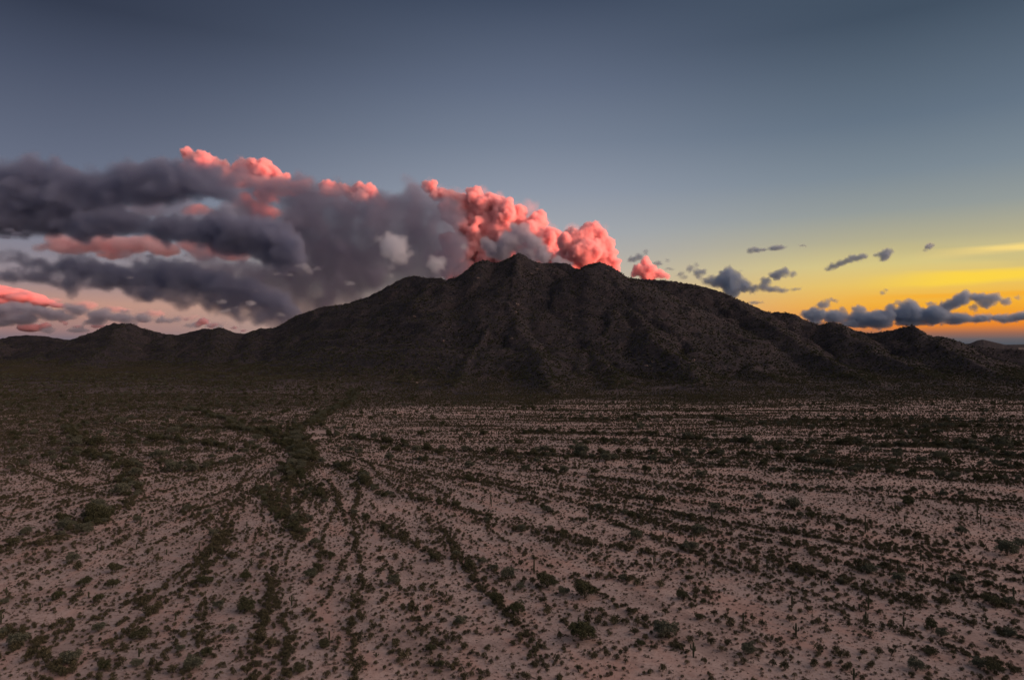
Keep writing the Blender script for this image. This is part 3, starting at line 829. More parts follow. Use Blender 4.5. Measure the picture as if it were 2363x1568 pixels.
# larger shrubs and small trees loose over the far plain and the rough ground to the left
x, y = scatter(int(area(480, 1900) * 0.0022), 480, 1900, lambda x, y: np.clip(0.25 + 0.8 * streak(x, y) + 0.5 * left_rough(x, y), 0, 1))
for a, b in zip(x, y):
    scr_x.append(a); scr_y.append(b); scr_k.append(9 + rnd.randrange(4)); scr_s.append(rnd.uniform(3.5, 7.0))

# ------------------------------------------------------------------ individual plants
def ordinal(n):
    W = "first second third fourth fifth sixth seventh eighth ninth tenth eleventh twelfth thirteenth fourteenth fifteenth sixteenth seventeenth eighteenth nineteenth twentieth".split()
    if n <= 20: return W[n - 1]
    T = {2: "twenty", 3: "thirty", 4: "forty"}
    return (T[n // 10] + "-" + W[n % 10 - 1]) if n % 10 else {20: "twentieth", 30: "thirtieth", 40: "fortieth"}[n]

def bands(items, yk, edges):
    out = {}
    for i, it in enumerate(items):
        b = sum(it[yk] < e for e in edges)
        out.setdefault(b, []).append(i)
    return out

vis = lambda px, py: -5 < px < 2368 and py < 1575
kinds = {}
def thing(name, loc, label, cat, group, rz=0.0, sc=1.0):
    o = bpy.data.objects.new(name, None)
    scene.collection.objects.link(o)
    o.empty_display_size = 0.5
    o.location = loc; o.rotation_euler = (0, 0, rz); o.scale = (sc, sc, sc)
    o["label"] = label; o["category"] = cat; o["group"] = group
    return o

tp = [t for t in tree_pts if vis(t[4], t[5])]
TB = ["bottom-edge", "near-foreground", "mid-foreground", "upper-foreground", "middle-plain", "far-thicket", "farthest-plain"]
marks = []
bd = bands(tp, 5, [1490, 1400, 1290, 1180, 1080, 1010])
for b, ids in sorted(bd.items()):
    ids.sort(key=lambda i: tp[i][4])
    for n, i in enumerate(ids):
        X, Y, Z, W, px, py = tp[i]
        vi = rnd.randrange(4)
        size = "broad" if W > 8.5 else "medium" if W > 5.5 else "small"
        col = "grey-green" if vi % 2 == 0 else "dark green"
        nm = "palo_verde_tree" if vi % 2 == 0 else "ironwood_tree"
        t = thing(nm, (X, Y, Z - 0.05), f"{size} {col} desert tree, {ordinal(n + 1)} from the left of the {TB[b]} trees", "tree", "low desert trees standing above the bushes", rnd.uniform(0, 6.28), W)
        marks.append((X, Y, W * 0.5, f'{ordinal(n + 1)} {TB[b]} tree from the left'))
        t.scale = (W, W, W * rnd.uniform(0.85, 1.05))
        link("trunk", TREES[vi][0], parent=t); link("crown", TREES[vi][1], parent=t)
        kinds.setdefault(9 + vi, t.children[-1] if t.children else None)
crown_src = {}
for o in scene.objects:
    if o.name.startswith("crown"):
        k = 9 + [c for _, c in TREES].index(o.data)
        crown_src.setdefault(k, o)

sp = [t for t in sag_pts if vis(t[5], t[6] - 20)]
SB = ["bottom-edge", "near-foreground", "mid-foreground", "upper-foreground", "middle-plain"]
smarks = []
bd = bands(sp, 6, [1430, 1340, 1240, 1130])
for b, ids in sorted(bd.items()):
    ids.sort(key=lambda i: sp[i][5])
    for n, i in enumerate(ids):
        X, Y, Z, H, arms, px, py = sp[i]
        ad = {0: "armless", 1: "one-armed", 2: "two-armed", 3: "three-armed"}[arms]
        hd = "tall" if H > 7 else "short" if H < 4 else "slim"
        t = thing("saguaro_cactus", (X, Y, Z - 0.05), f"{hd} {ad} saguaro, {ordinal(n + 1)} from the left of the {SB[b]} saguaros", "cactus", "saguaros standing over the plain", 0)
        smarks.append((X, Y, 0.3, f'{ordinal(n + 1)} {SB[b]} saguaro from the left'))
        r = 0.25 + 0.013 * H
        link("trunk", saguaro_column(H, r), M_sag, parent=t)
        a0 = rnd.uniform(-0.5, 0.5)
        for k in range(arms):
            link("arm", saguaro_arm(H, r, a0 + k * math.pi + rnd.uniform(-0.4, 0.4) + (1.3 if k == 2 else 0), rnd.uniform(0.36, 0.52), rnd.uniform(0.25, 0.4)), M_sag, parent=t)

CLEAR = [(ground_hit(a, b), r) for a, b, r in ((740, 997, 9), (716, 1012, 6), (738, 1010, 5), (775, 972, 5), (437, 915, 5), (628, 965, 6))]
def is_clear(x, y):
    return any((x - c[0]) ** 2 + (y - c[1]) ** 2 < (r * 1.6) ** 2 for c, r in CLEAR)
def place_kind(pts, meshes, k0, name, label, short, cat, group, nmax, land):
    """the nearest ones in the picture as objects of their own, the rest as loose scrub"""
    pts = [p for p in pts if p[1] > 120 and not is_clear(p[0], p[1])]
    P = np.array([(a, b, c) for a, b, c in pts])
    z = height_at(P[:, 0], P[:, 1])
    sxp = 1181.5 + P[:, 0] / P[:, 1] * F; syp = HOR + (CAMZ - z) / P[:, 1] * F
    show = (sxp > 5) & (sxp < 2358) & (syp < 1560)
    size = np.where(show, P[:, 2] / P[:, 1], 0)
    order = np.argsort(-size)
    made = []
    for n, i in enumerate(order):
        m = rnd.randrange(len(meshes))
        if n < nmax and show[i]:
            o = bpy.data.objects.new(name, meshes[m])
            scene.collection.objects.link(o)
            o.location = (P[i, 0], P[i, 1], z[i] - 0.03); o.rotation_euler = (0, 0, rnd.uniform(0, 6.28))
            s = P[i, 2]; o.scale = (s, s * rnd.uniform(0.85, 1.15), s * rnd.uniform(0.95, 1.35))
            o["label"] = label; o["category"] = cat; o["group"] = group
            crown_src.setdefault(k0 + m, o)
            made.append((o, P[i, 0], P[i, 1]))
        else:
            scr_x.append(P[i, 0]); scr_y.append(P[i, 1]); scr_k.append(k0 + m); scr_s.append(P[i, 2])
    # the ones that stand closest on each side of a landmark say so
    done = set()
    for (lx, ly, lr, nm) in land:
        for word, dx, dy in (("left of", -1, 0), ("right of", 1, 0), ("in front of", 0, -1), ("behind", 0, 1)):
            c = []
            for j, (o, x, y) in enumerate(made):
                ux, uy = x - lx, y - ly; r = math.hypot(ux, uy)
                if r < 16 and (ux * dx + uy * dy) > 0.72 * r: c.append((r, j))
            c.sort()
            if c and c[0][1] not in done and (len(c) == 1 or c[1][0] > c[0][0] * 1.05):
                done.add(c[0][1]); made[c[0][1]][0]["label"] = f"{short} closest {word} the {nm}"
place_kind(bush_pts, CREO, 0, "creosote_bush", "rounded dark olive creosote bush on the pale sand of the foreground", "olive creosote bush", "bush", "creosote bushes nearest the camera", 300, marks)
place_kind(low_pts, BURS, 5, "low_shrub", "knee-high brownish shrub tuft on bare sand in the foreground", "low brown shrub", "shrub", "low shrubs nearest the camera", 240, smarks + marks)

# ------------------------------------------------------------------ scrub nobody could count
def scrub_tree(name, kinds_used):
    ng = bpy.data.node_groups.new(name, 'GeometryNodeTree')
    ng.interface.new_socket('Geometry', in_out='INPUT', socket_type='NodeSocketGeometry')
    ng.interface.new_socket('Geometry', in_out='OUTPUT', socket_type='NodeSocketGeometry')
    n = ng.nodes; L = ng.links
    gi = n.new('NodeGroupInput'); go = n.new('NodeGroupOutput')
    join = n.new('GeometryNodeJoinGeometry')
    def attr(nm, ty):
        a = n.new('GeometryNodeInputNamedAttribute'); a.data_type = ty; a.inputs[0].default_value = nm
        return a.outputs[0]
    ka = attr('plant', 'INT'); sa = attr('size', 'FLOAT_VECTOR'); ra = attr('turn', 'FLOAT_VECTOR')
    for k in kinds_used:
        cmp_ = n.new('FunctionNodeCompare'); cmp_.data_type = 'INT'; cmp_.operation = 'EQUAL'
        L.new(ka, cmp_.inputs[2]); cmp_.inputs[3].default_value = k
        iop = n.new('GeometryNodeInstanceOnPoints')
        oi = n.new('GeometryNodeObjectInfo'); oi.transform_space = 'ORIGINAL'
        oi.inputs['Object'].default_value = crown_src[k]; oi.inputs['As Instance'].default_value = True
        L.new(gi.outputs[0], iop.inputs['Points']); L.new(cmp_.outputs[0], iop.inputs['Selection'])
        L.new(oi.outputs['Geometry'], iop.inputs['Instance'])
        L.new(ra, iop.inputs['Rotation']); L.new(sa, iop.inputs['Scale'])
        L.new(iop.outputs[0], join.inputs[0])
    L.new(join.outputs[0], go.inputs[0])
    return ng
def scrub(name, x, y, k, s, label):
    x = np.array(x); y = np.array(y); k = np.array(k, dtype=np.int32); s = np.array(s)
    z = height_at(x, y) - 0.04
    me = bpy.data.meshes.new(name)
    me.vertices.add(len(x)); me.vertices.foreach_set("co", np.stack([x, y, z], -1).astype(np.float32).ravel())
    a = me.attributes.new('plant', 'INT', 'POINT'); a.data.foreach_set('value', k)
    sv = np.stack([s, s, s * rs.uniform(0.9, 1.35, len(s))], -1).astype(np.float32)
    a = me.attributes.new('size', 'FLOAT_VECTOR', 'POINT'); a.data.foreach_set('vector', sv.ravel())
    rv = np.zeros((len(x), 3), dtype=np.float32); rv[:, 2] = rs.uniform(0, 6.28, len(x))
    a = me.attributes.new('turn', 'FLOAT_VECTOR', 'POINT'); a.data.foreach_set('vector', rv.ravel())
    o = link(name, me, label=label, cat="shrubs", kind="stuff")
    md = o.modifiers.new("plants", 'NODES'); md.node_group = scrub_tree(name, sorted(set(k.tolist())))
    print(name, len(x))
    return o
scrub("desert_scrub", scr_x, scr_y, scr_k, scr_s, "scattered creosote and low scrub covering the sandy plain up to the mountain")

# slopes
n = 340000
yy = rs.uniform(1050, 4400, n); xx = rs.uniform(-1, 1, n) * yy * 0.86
rk = rock_at(xx, yy)
hz = height_at(xx, yy)
g2 = fbm(xx / 90.0, yy / 90.0, 3, 81)
keep = (rk > 0.02) & (rs.uniform(0, 1, n) < np.clip(0.62 + 0.6 * g2, 0.1, 1))
xx = xx[keep]; yy = yy[keep]
kk = rs.randint(0, 13, len(xx)); 
ss = np.where(kk < 5, rs.uniform(1.6, 3.4, len(xx)), np.where(kk < 9, rs.uniform(1.2, 2.4, len(xx)), rs.uniform(3, 6.0, len(xx))))
scrub("mountain_scrub", xx, yy, kk, ss, "dark scrub covering the slopes and skyline of the mountain")

# ------------------------------------------------------------------ pale granite outcrops on the slopes
def outcrop_mesh(seed):
    g = np.random.RandomState(seed); V = []; Fc = []; o = 0
    import bmesh
    bm = bmesh.new(); bmesh.ops.create_icosphere(bm, subdivisions=2, radius=1.0)
    v0 = np.array([p.co[:] for p in bm.verts]); f0 = np.array([[q.index for q in fc.verts] for fc in bm.faces]); bm.free()
    for k in range(g.randint(5, 9)):
        v = v0 * (1 + 0.30 * g.uniform(-1, 1, (len(v0), 1)))
        v = np.round(v * 2.2) / 2.2 * 0.55 + v * 0.45            # blocky, jointed rock
        r = g.uniform(0.12, 0.34)
        v = v * np.array([r * g.uniform(0.8, 1.4), r, r * g.uniform(0.7, 1.3)]) + np.array([g.uniform(-0.6, 0.6), g.uniform(-0.3, 0.3), r * 0.4 - abs(g.normal()) * 0.12])
        V.append(v); Fc.append(f0 + o); o += len(v0)
    return mesh_from_arrays("rock_outcrop", np.concatenate(V), np.concatenate(Fc))
OUT = [outcrop_mesh(s) for s in (61, 62, 63, 64, 65)]
for m in OUT: m.materials.append(M_rock)
OUTCROPS = [(1239, 622, 15, "pale outcrop just right of the summit"), (1226, 633, 12, "pale outcrop below and right of the summit"), (1193, 703, 14, "upper pale outcrop on the central spur"),
            (1191, 720, 11, "lower pale outcrop on the central spur"), (1168, 731, 10, "pale outcrop left of the central spur"), (1181, 782, 10, "small outcrop low on the central spur"),
            (1022, 787, 12, "pale outcrop on the slope left of the central spur"), (956, 731, 12, "outcrop high on the left shoulder"), (963, 884, 11, "reddish pale rocks at the left foot of the mountain"),
            (1266, 690, 11, "outcrop on the slope between summit and right bump"), (1103, 642, 13, "outcrop under the lower left peak"), (1490, 844, 10, "whitish boulders low on the right slope"),
            (1506, 836, 8, "small whitish rocks right of the low right boulders"), (1600, 831, 11, "white boulder patch on the right flank"), (1400, 625, 11, "rocks on top of the rounded right bump")]
for n, (px, py, w, lab) in enumerate(OUTCROPS):
    h = ground_hit(px, py)
    if h is None: continue
    o = bpy.data.objects.new("rock_outcrop", OUT[n % 5]); scene.collection.objects.link(o)
    o.location = (h[0], h[1], h[2] - 0.4); o.scale = (w * 0.8, w * 0.8, w * 0.8); o.rotation_euler = (0, 0, n * 1.3)
    o["label"] = lab; o["category"] = "rocks"; o["group"] = "pale outcrops on the mountain"

# ------------------------------------------------------------------ clouds with body
def cloud_material(name, col, dens, aniso=0.2, nscale=0.0):
    m = bpy.data.materials.new(name); m.use_nodes = True
    N = NT(m.node_tree); N.n.clear()
    out = N.new('ShaderNodeOutputMaterial')
    pv = N.new('ShaderNodeVolumePrincipled')
    pv.inputs['Color'].default_value = col
    pv.inputs['Density'].default_value = dens
    pv.inputs['Anisotropy'].default_value = aniso
    N.link(pv.outputs[0], out.inputs['Volume'])
    return m

def ico(sub):
    import bmesh
    bm = bmesh.new(); bmesh.ops.create_icosphere(bm, subdivisions=sub, radius=1.0)
    v = np.array([p.co[:] for p in bm.verts]); f = np.array([[q.index for q in fc.verts] for fc in bm.faces]); bm.free()
    return v, f
ICO3 = ico(3); ICO2 = ico(2)

def cloud(name, blobs, depth, mat, label, voxel=60.0, seed=1, kids=(18, 9), disp=1.0, tex=560.0, spread=0.5, band=2.0, fill=0.95, thick=1.0, grow=1.0, tear=1.0, scraps=0):
    """a cloud of vapour: billows on billows turned into a volume.  blob = px py radius [toward-us shift] [width stretch]"""
    g = np.random.RandomState(seed)
    B = [list(map(float, b.split())) for b in blobs.replace("\n", ";").split(";") if b.strip()]
    cx, cy, cz = P3(np.mean([b[0] for b in B]), np.mean([b[1] for b in B]), depth)
    S = []
    for b in B:
        px, py, r = b[:3]; dd = b[3] if len(b) > 3 else 0.0; sx = b[4] if len(b) > 4 else 1.0
        R0 = r / F * depth * grow
        dpt = depth + g.uniform(-spread, spread) * R0 - dd * R0
        p = np.array(P3(px, py, dpt)) - (cx, cy, cz)
        E = np.array([sx, thick * (sx if sx > 1 else 1) ** 0.5, 1.0])
        S.append((p, E * R0 * fill))
        for k in range(scraps):
            a = g.uniform(0, 6.28); q = g.uniform(1.0, 1.5)
            S.append((p + np.array([math.cos(a) * q * sx, g.uniform(-0.5, 0.5), math.sin(a) * q * 0.8]) * R0, np.array([g.uniform(1, 2.2), 1, 1]) * max(R0 * g.uniform(0.06, 0.18), voxel * 1.3)))
        for k in range(kids[0]):
            d = g.normal(size=3); d[2] = abs(d[2]) * 0.9 - 0.25; d[1] -= 0.2; d /= np.linalg.norm(d)
            r1 = R0 * g.uniform(0.2, 0.6); p1 = p + d * E * R0 * 0.8
            S.append((p1, np.array([min(sx, 1.8), 1, 1]) * r1))
            for q in range(kids[1]):
                e = d + g.normal(size=3) * 0.7; e /= np.linalg.norm(e)
                S.append((p1 + e * r1 * 0.85, np.ones(3) * r1 * g.uniform(0.2, 0.5)))
    V = []; Fc = []; o = 0
    for i, (p, r) in enumerate(S):
        v0, f0 = ICO3 if r[2] > voxel * 3 else ICO2
        V.append(v0 * r + p); Fc.append(f0 + o); o += len(v0)
    me = mesh_from_arrays(name, np.concatenate(V), np.concatenate(Fc), True)
    ob = link(name, me, mat, label, "cloud", "clouds in the sunset sky")
    ob.location = (cx, cy, cz)
    ng = bpy.data.node_groups.new(name, 'GeometryNodeTree')
    ng.interface.new_socket('Geometry', in_out='INPUT', socket_type='NodeSocketGeometry')
    ng.interface.new_socket('Geometry', in_out='OUTPUT', socket_type='NodeSocketGeometry')
    n = ng.nodes; L = ng.links
    gi = n.new('NodeGroupInput'); go = n.new('NodeGroupOutput')
    pos = n.new('GeometryNodeInputPosition'); sp_ = n.new('GeometryNodeSetPosition')
    last = None
    for sc, st in ((1.0, 0.8), (0.3, 0.5), (0.1, 0.22)):
        nz = n.new('ShaderNodeTexNoise'); nz.inputs['Scale'].default_value = 1.0 / (tex * sc); nz.inputs['Detail'].default_value = 5.0; nz.inputs['Roughness'].default_value = 0.6
        sub = n.new('ShaderNodeVectorMath'); sub.operation = 'SUBTRACT'; sub.inputs[1].default_value = (0.5, 0.5, 0.5)
        mul = n.new('ShaderNodeVectorMath'); mul.operation = 'SCALE'; mul.inputs['Scale'].default_value = tex * st * disp * 0.8 * (tear if sc < 1 else 1.0)
        L.new(pos.outputs[0], nz.inputs['Vector']); L.new(nz.outputs['Color'], sub.inputs[0]); L.new(sub.outputs[0], mul.inputs[0])
        if last is None: last = mul.outputs[0]
        else:
            ad = n.new('ShaderNodeVectorMath'); L.new(last, ad.inputs[0]); L.new(mul.outputs[0], ad.inputs[1]); last = ad.outputs[0]
    L.new(gi.outputs[0], sp_.inputs['Geometry']); L.new(last, sp_.inputs['Offset'])
    mv = n.new('GeometryNodeMeshToVolume')
    try: mv.resolution_mode = 'VOXEL_SIZE'
    except Exception: pass
    mv.inputs['Voxel Size'].default_value = voxel; mv.inputs['Density'].default_value = 1.0
    mv.inputs['Interior Band Width'].default_value = voxel * band
    sm = n.new('GeometryNodeSetMaterial'); sm.inputs['Material'].default_value = mat
    L.new(sp_.outputs[0], mv.inputs['Mesh']); L.new(mv.outputs[0], sm.inputs['Geometry']); L.new(sm.outputs[0], go.inputs[0])
    md = ob.modifiers.new("vapour", 'NODES'); md.node_group = ng
    return ob

C_PINK = cloud_material("sunlit_cloud", (0.997, 0.82, 0.83, 1), 0.028)  # sunset pink mixed into white vapour, here and in veil, wisp and streak
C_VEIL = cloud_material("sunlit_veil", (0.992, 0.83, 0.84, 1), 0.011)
C_WHITE = cloud_material("pale_cloud", (0.94, 0.965, 0.998, 1), 0.022)
C_SHADE_GREY = cloud_material("shade_grey_cloud", (0.80, 0.80, 0.85, 1), 0.030)  # shade darkening put into the vapour colour
C_THIN = cloud_material('thin_sheet', (0.68, 0.67, 0.77, 1), 0.017)
C_SHADE_SLATE = cloud_material('shade_slate_scud', (0.69, 0.78, 0.86, 1), 0.030, 0.55)  # darkened vapour colour stands in for the backlit, shaded side
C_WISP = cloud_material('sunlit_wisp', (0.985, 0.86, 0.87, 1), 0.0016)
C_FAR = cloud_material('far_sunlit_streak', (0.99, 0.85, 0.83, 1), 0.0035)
C_SHADE_DARK = cloud_material("slate_cloud", (0.50, 0.55, 0.68, 1), 0.040)  # shade of the deck put into a lowered vapour colour
C_SHADE_MAUVE = cloud_material("shade_mauve_cloud", (0.56, 0.56, 0.67, 1), 0.018)  # vapour colour lowered to carry the cloud's shade

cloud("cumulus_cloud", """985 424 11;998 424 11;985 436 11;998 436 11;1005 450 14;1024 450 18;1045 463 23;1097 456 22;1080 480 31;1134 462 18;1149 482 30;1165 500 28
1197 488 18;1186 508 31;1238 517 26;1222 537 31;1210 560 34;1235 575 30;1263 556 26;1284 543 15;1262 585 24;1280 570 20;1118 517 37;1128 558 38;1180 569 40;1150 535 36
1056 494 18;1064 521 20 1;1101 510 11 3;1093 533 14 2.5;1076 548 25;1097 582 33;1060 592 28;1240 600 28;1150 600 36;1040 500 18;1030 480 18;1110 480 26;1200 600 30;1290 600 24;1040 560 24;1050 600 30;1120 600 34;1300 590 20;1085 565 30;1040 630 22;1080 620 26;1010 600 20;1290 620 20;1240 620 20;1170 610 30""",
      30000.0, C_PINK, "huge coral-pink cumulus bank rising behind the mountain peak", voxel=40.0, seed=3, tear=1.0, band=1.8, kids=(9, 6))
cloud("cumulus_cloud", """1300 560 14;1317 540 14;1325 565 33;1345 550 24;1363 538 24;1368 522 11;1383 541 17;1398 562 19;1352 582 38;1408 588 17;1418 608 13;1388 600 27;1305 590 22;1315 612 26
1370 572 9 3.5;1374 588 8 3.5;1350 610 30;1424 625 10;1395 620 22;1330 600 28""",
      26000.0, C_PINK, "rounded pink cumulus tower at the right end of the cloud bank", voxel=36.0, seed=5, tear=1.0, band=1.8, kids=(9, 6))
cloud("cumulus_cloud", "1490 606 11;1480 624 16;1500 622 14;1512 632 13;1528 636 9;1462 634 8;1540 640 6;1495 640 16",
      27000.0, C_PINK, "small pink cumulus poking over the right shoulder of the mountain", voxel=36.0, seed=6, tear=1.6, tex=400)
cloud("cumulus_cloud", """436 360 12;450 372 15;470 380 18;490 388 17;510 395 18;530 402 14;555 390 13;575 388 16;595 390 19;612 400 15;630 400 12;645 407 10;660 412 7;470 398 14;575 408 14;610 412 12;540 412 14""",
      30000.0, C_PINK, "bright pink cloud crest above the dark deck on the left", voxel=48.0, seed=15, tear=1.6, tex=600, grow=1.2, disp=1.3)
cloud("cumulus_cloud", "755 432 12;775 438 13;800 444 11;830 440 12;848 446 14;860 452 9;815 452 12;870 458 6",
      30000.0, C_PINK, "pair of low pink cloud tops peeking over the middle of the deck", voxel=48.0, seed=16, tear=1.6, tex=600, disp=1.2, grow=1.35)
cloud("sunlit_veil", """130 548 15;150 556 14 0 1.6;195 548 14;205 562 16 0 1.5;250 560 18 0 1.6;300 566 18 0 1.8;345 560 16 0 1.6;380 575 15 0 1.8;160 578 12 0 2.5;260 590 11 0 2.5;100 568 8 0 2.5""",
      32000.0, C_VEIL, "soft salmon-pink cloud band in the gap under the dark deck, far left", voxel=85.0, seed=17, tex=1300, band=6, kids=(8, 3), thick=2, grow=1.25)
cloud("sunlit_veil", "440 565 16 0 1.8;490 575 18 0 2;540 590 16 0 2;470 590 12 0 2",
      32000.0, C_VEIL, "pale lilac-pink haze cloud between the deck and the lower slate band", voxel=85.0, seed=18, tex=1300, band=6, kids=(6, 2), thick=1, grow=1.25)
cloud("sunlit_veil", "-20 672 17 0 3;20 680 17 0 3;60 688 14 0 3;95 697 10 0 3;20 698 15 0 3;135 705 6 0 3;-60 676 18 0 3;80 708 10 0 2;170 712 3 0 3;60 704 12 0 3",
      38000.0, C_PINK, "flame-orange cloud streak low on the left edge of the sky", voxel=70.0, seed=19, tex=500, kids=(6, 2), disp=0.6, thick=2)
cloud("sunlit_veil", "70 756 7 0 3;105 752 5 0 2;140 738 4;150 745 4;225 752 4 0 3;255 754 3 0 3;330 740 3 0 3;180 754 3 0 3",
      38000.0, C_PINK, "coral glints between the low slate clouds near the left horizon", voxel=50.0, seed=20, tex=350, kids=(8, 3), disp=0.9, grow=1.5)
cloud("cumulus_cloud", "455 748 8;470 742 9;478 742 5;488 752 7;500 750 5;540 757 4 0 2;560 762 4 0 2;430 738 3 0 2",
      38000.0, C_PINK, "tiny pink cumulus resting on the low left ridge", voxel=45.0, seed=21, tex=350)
# the dark deck, lower and nearer, in the shadow of the earth, shade deepened in its colour
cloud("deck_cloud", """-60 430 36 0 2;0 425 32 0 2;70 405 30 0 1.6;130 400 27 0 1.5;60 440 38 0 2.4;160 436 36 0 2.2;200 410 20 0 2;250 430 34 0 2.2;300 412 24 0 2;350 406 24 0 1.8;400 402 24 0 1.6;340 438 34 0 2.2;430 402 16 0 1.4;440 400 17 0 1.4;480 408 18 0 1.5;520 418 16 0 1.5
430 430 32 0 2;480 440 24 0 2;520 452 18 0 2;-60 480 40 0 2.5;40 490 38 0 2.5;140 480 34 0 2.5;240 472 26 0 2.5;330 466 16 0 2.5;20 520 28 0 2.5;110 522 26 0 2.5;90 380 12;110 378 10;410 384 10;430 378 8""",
      5600.0, C_SHADE_DARK, "long dark slate cloud deck across the upper left", voxel=24.0, seed=30, tex=420, band=2.8, tear=2.0, kids=(12, 5), thick=0.8, disp=1.2, grow=1.15)
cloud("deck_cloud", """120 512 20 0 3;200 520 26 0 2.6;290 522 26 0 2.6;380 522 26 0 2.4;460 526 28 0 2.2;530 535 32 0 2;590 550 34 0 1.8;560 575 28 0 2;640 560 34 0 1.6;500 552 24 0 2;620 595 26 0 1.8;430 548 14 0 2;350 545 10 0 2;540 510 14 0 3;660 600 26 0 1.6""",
      5500.0, C_SHADE_DARK, "second slate band below the streak of light in the deck", voxel=24.0, seed=31, tex=420, band=2.8, tear=2.0, kids=(12, 5), thick=0.7, disp=1.2, grow=1.1)
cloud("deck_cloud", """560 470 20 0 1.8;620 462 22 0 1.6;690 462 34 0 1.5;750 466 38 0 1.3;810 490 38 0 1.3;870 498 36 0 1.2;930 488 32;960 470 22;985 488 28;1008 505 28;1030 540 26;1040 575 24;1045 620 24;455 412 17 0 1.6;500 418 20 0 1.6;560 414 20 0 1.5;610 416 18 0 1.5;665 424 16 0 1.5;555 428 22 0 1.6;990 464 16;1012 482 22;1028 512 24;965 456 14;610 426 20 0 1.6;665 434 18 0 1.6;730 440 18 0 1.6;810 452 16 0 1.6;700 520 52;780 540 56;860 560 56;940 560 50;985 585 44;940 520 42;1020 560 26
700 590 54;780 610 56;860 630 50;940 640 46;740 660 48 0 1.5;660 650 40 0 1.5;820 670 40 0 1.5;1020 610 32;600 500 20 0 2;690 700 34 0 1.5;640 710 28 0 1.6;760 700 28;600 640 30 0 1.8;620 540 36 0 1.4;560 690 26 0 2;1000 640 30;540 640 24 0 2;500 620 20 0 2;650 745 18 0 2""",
      6500.0, C_SHADE_MAUVE, "broad mauve-grey rain cloud filling the sky left of the peak", voxel=32.0, seed=32, tex=600, band=3.0, tear=2.0, kids=(12, 5), thick=0.6, disp=1.2, grow=1.1)
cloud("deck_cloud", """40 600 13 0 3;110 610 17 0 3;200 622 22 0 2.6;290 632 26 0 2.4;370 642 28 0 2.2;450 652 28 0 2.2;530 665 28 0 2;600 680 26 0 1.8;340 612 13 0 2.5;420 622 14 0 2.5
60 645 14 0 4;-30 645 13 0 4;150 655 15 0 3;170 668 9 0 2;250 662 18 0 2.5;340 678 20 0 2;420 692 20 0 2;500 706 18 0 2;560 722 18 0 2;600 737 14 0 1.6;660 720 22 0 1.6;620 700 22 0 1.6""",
      5600.0, C_SHADE_DARK, "sloping slate-blue cloud band in the lower left sky", voxel=20.0, seed=33, tex=300, band=2.8, tear=2.0, kids=(12, 5), thick=0.6, disp=1.2, grow=1.1)
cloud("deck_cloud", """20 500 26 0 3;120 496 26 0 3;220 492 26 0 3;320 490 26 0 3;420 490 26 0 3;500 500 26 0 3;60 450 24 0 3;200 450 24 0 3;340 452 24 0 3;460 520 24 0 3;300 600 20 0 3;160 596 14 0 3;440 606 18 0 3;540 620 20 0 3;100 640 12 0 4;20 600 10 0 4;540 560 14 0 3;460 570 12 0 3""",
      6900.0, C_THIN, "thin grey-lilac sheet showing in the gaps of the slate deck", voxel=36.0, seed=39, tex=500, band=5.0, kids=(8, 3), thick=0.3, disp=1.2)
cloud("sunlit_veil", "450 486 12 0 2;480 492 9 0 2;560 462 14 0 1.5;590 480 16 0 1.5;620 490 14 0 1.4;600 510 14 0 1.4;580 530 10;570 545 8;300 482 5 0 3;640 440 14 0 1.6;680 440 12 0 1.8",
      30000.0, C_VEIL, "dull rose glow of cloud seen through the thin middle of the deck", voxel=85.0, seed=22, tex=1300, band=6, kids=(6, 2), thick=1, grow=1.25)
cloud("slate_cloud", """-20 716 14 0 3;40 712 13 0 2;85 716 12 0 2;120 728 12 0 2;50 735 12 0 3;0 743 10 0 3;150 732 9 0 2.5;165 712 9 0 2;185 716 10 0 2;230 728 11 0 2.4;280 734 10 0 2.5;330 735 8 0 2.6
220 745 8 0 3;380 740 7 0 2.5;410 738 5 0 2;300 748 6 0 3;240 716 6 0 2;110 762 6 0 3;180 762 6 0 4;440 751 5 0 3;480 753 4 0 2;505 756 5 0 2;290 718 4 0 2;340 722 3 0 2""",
      9500.0, C_SHADE_GREY, "low row of slate clouds along the left horizon", voxel=15.0, seed=34, tear=2.4, tex=130, band=2.0, kids=(14, 6), thick=0.8, grow=1.2, disp=1.3)
cloud("pale_wisp", "640 632 5 0 2.5;670 636 5 0 2;705 618 9;715 628 8;690 612 5 0 2;660 615 3 0 2;730 620 6;740 622 4",
      5000.0, C_WHITE, "pale wisp of cloud left of the two whitish puffs", voxel=9.0, seed=35, tex=80)
cloud("pale_wisp", "510 695 6 0 2;520 718 6 0 2.6;545 712 4 0 2;580 700 6 0 2;600 712 4;645 726 6;590 672 3 0 3;500 700 4;655 730 5;560 705 3",
      5000.0, C_WHITE, "scattered faint wisps low over the left saddle of the mountain", voxel=9.0, seed=36, tex=80, disp=1.3)
cloud("pale_wisp", "300 641 3 0 3;230 580 3 0 2", 5000.0, C_WHITE, "two tiny pale flecks on the slate band", voxel=7.0, seed=37, tex=60)
cloud("dark_fleck", "238 582 4 0 2;342 591 5 0 2.6;40 540 7 0 2;10 547 6 0 3;60 535 4 0 2;320 583 2 0 2;20 530 5 0 3", 5000.0, C_SHADE_DARK, "little slate flecks in front of the salmon-pink band", voxel=8.0, seed=38, tex=70)
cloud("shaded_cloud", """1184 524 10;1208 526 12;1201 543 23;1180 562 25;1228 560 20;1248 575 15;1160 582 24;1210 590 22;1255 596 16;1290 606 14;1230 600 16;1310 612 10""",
      9000.0, C_SHADE_GREY, "shaded grey cloud in front of the pink bank, right behind the peak", voxel=14.0, seed=8, tear=1.6, tex=170)
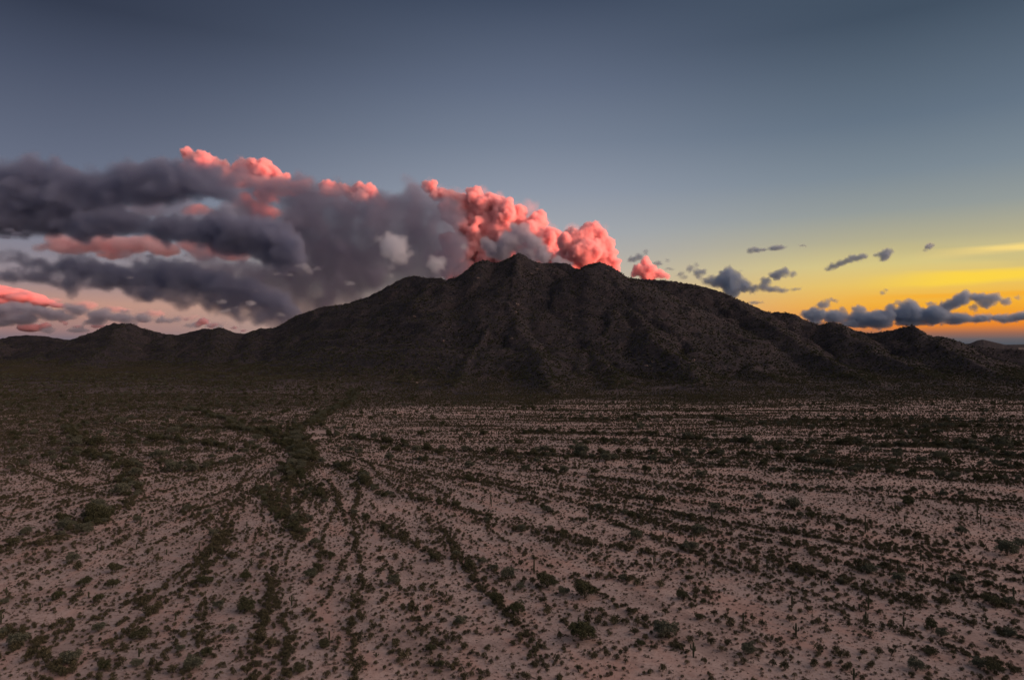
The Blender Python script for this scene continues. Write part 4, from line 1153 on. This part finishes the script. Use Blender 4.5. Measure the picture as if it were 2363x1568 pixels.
cloud("shaded_cloud", "1118 552 9;1128 566 15;1135 582 16",
      9000.0, C_SHADE_GREY, "small shaded grey cloud left of the one behind the peak", voxel=14.0, seed=9, tex=170)
cloud("pale_cloud", "902 549 13;919 572 26;876 553 9;895 570 18;897 588 17;918 600 18;938 588 13;885 560 8;902 618 9;901 634 6;910 560 18",
      4800.0, C_WHITE, "pale whitish puff cloud left of the peak, larger of two", voxel=8.0, seed=10, tear=1.6, tex=90, fill=0.72, disp=1.4)
cloud("pale_cloud", "1007 609 18;994 612 12;1021 604 10;1004 626 10;1015 620 10",
      4800.0, C_WHITE, "pale whitish puff cloud nearer the peak, smaller of two", voxel=8.0, seed=12, tear=1.6, tex=90, fill=0.72, disp=1.4)
cloud("pale_cloud", "1070 571 8 0 1.2;805 654 7 0 1.8", 4800.0, C_WHITE, "two faint whitish specks left of the peak", voxel=7.0, seed=13, tex=70)
# dark scraps against the sunset
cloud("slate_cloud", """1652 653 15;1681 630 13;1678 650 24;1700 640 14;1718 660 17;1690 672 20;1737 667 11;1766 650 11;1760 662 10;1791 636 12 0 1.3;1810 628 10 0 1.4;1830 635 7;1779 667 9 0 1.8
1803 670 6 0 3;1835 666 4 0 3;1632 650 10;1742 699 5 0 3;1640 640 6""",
      9000.0, C_SHADE_SLATE, "ragged slate cloud over the right ridge, against the yellow sky", voxel=9.0, seed=40, tear=1.6, scraps=10, tex=100, disp=1.5, grow=0.95)
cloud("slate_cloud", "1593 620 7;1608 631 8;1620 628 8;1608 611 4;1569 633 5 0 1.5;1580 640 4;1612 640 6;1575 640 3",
      9000.0, C_SHADE_SLATE, "broken dark scraps between the pink cumulus and the slate cloud", voxel=10.0, seed=41, tear=1.6, scraps=10, tex=90, disp=1.3)
cloud("slate_cloud", "1460 598 8 0 1.3;1475 594 8 0 1.3;1491 582 5;1517 608 6 0 1.5;1544 621 3 0 2.4;1540 600 3;1452 602 4", 9000.0, C_SHADE_SLATE,
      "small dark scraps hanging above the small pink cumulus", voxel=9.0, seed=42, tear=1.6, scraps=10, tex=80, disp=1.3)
cloud("slate_cloud", "1731 579 4;1745 577 4 0 2;1760 577 3 0 2;1788 573 4 0 2.4;1803 571 3 0 2;1853 567 1.5 0 3", 9000.0, C_SHADE_SLATE,
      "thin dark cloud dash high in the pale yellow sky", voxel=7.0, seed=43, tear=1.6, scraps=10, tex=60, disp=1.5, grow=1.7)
cloud("slate_cloud", "1913 621 3 0 2;1925 614 4 0 2;1940 608 4 0 2;1958 601 4 0 2;1975 596 4 0 2;1992 592 4 0 1.6;1940 602 2;1968 592 3 0 2", 9000.0, C_SHADE_SLATE,
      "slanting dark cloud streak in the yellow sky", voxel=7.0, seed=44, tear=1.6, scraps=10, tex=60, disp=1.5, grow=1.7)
cloud("slate_cloud", "2022 589 3 0 1.5;2043 590 7;2050 581 5;2038 598 4 0 1.5;2030 586 3", 9000.0, C_SHADE_SLATE,
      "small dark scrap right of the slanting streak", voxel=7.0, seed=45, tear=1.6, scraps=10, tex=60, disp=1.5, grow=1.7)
cloud("slate_cloud", "2144 569 5;2150 567 3;2135 578 2;2036 676 3;2045 670 2", 9000.0, C_SHADE_SLATE, "tiny dark fleck highest at the right", voxel=6.5, seed=46, tear=1.6, scraps=10, tex=50, disp=1.5, grow=1.7)
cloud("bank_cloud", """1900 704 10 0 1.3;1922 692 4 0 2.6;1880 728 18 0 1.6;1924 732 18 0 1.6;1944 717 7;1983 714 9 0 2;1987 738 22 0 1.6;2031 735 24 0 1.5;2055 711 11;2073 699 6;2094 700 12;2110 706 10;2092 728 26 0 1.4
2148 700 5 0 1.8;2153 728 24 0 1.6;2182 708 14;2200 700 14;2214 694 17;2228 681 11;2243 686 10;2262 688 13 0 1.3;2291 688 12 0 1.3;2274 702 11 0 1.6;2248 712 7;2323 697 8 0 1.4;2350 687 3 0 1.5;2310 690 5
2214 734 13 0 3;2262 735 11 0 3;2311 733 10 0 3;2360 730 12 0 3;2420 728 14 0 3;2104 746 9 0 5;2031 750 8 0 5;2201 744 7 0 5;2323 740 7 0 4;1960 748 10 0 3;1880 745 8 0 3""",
      9500.0, C_SHADE_SLATE, "long blue-grey cloud bank over the orange horizon at the right", voxel=11.0, seed=47, tear=1.6, scraps=10, tex=110, grow=0.9, band=1.6, disp=1.6, kids=(22, 9))
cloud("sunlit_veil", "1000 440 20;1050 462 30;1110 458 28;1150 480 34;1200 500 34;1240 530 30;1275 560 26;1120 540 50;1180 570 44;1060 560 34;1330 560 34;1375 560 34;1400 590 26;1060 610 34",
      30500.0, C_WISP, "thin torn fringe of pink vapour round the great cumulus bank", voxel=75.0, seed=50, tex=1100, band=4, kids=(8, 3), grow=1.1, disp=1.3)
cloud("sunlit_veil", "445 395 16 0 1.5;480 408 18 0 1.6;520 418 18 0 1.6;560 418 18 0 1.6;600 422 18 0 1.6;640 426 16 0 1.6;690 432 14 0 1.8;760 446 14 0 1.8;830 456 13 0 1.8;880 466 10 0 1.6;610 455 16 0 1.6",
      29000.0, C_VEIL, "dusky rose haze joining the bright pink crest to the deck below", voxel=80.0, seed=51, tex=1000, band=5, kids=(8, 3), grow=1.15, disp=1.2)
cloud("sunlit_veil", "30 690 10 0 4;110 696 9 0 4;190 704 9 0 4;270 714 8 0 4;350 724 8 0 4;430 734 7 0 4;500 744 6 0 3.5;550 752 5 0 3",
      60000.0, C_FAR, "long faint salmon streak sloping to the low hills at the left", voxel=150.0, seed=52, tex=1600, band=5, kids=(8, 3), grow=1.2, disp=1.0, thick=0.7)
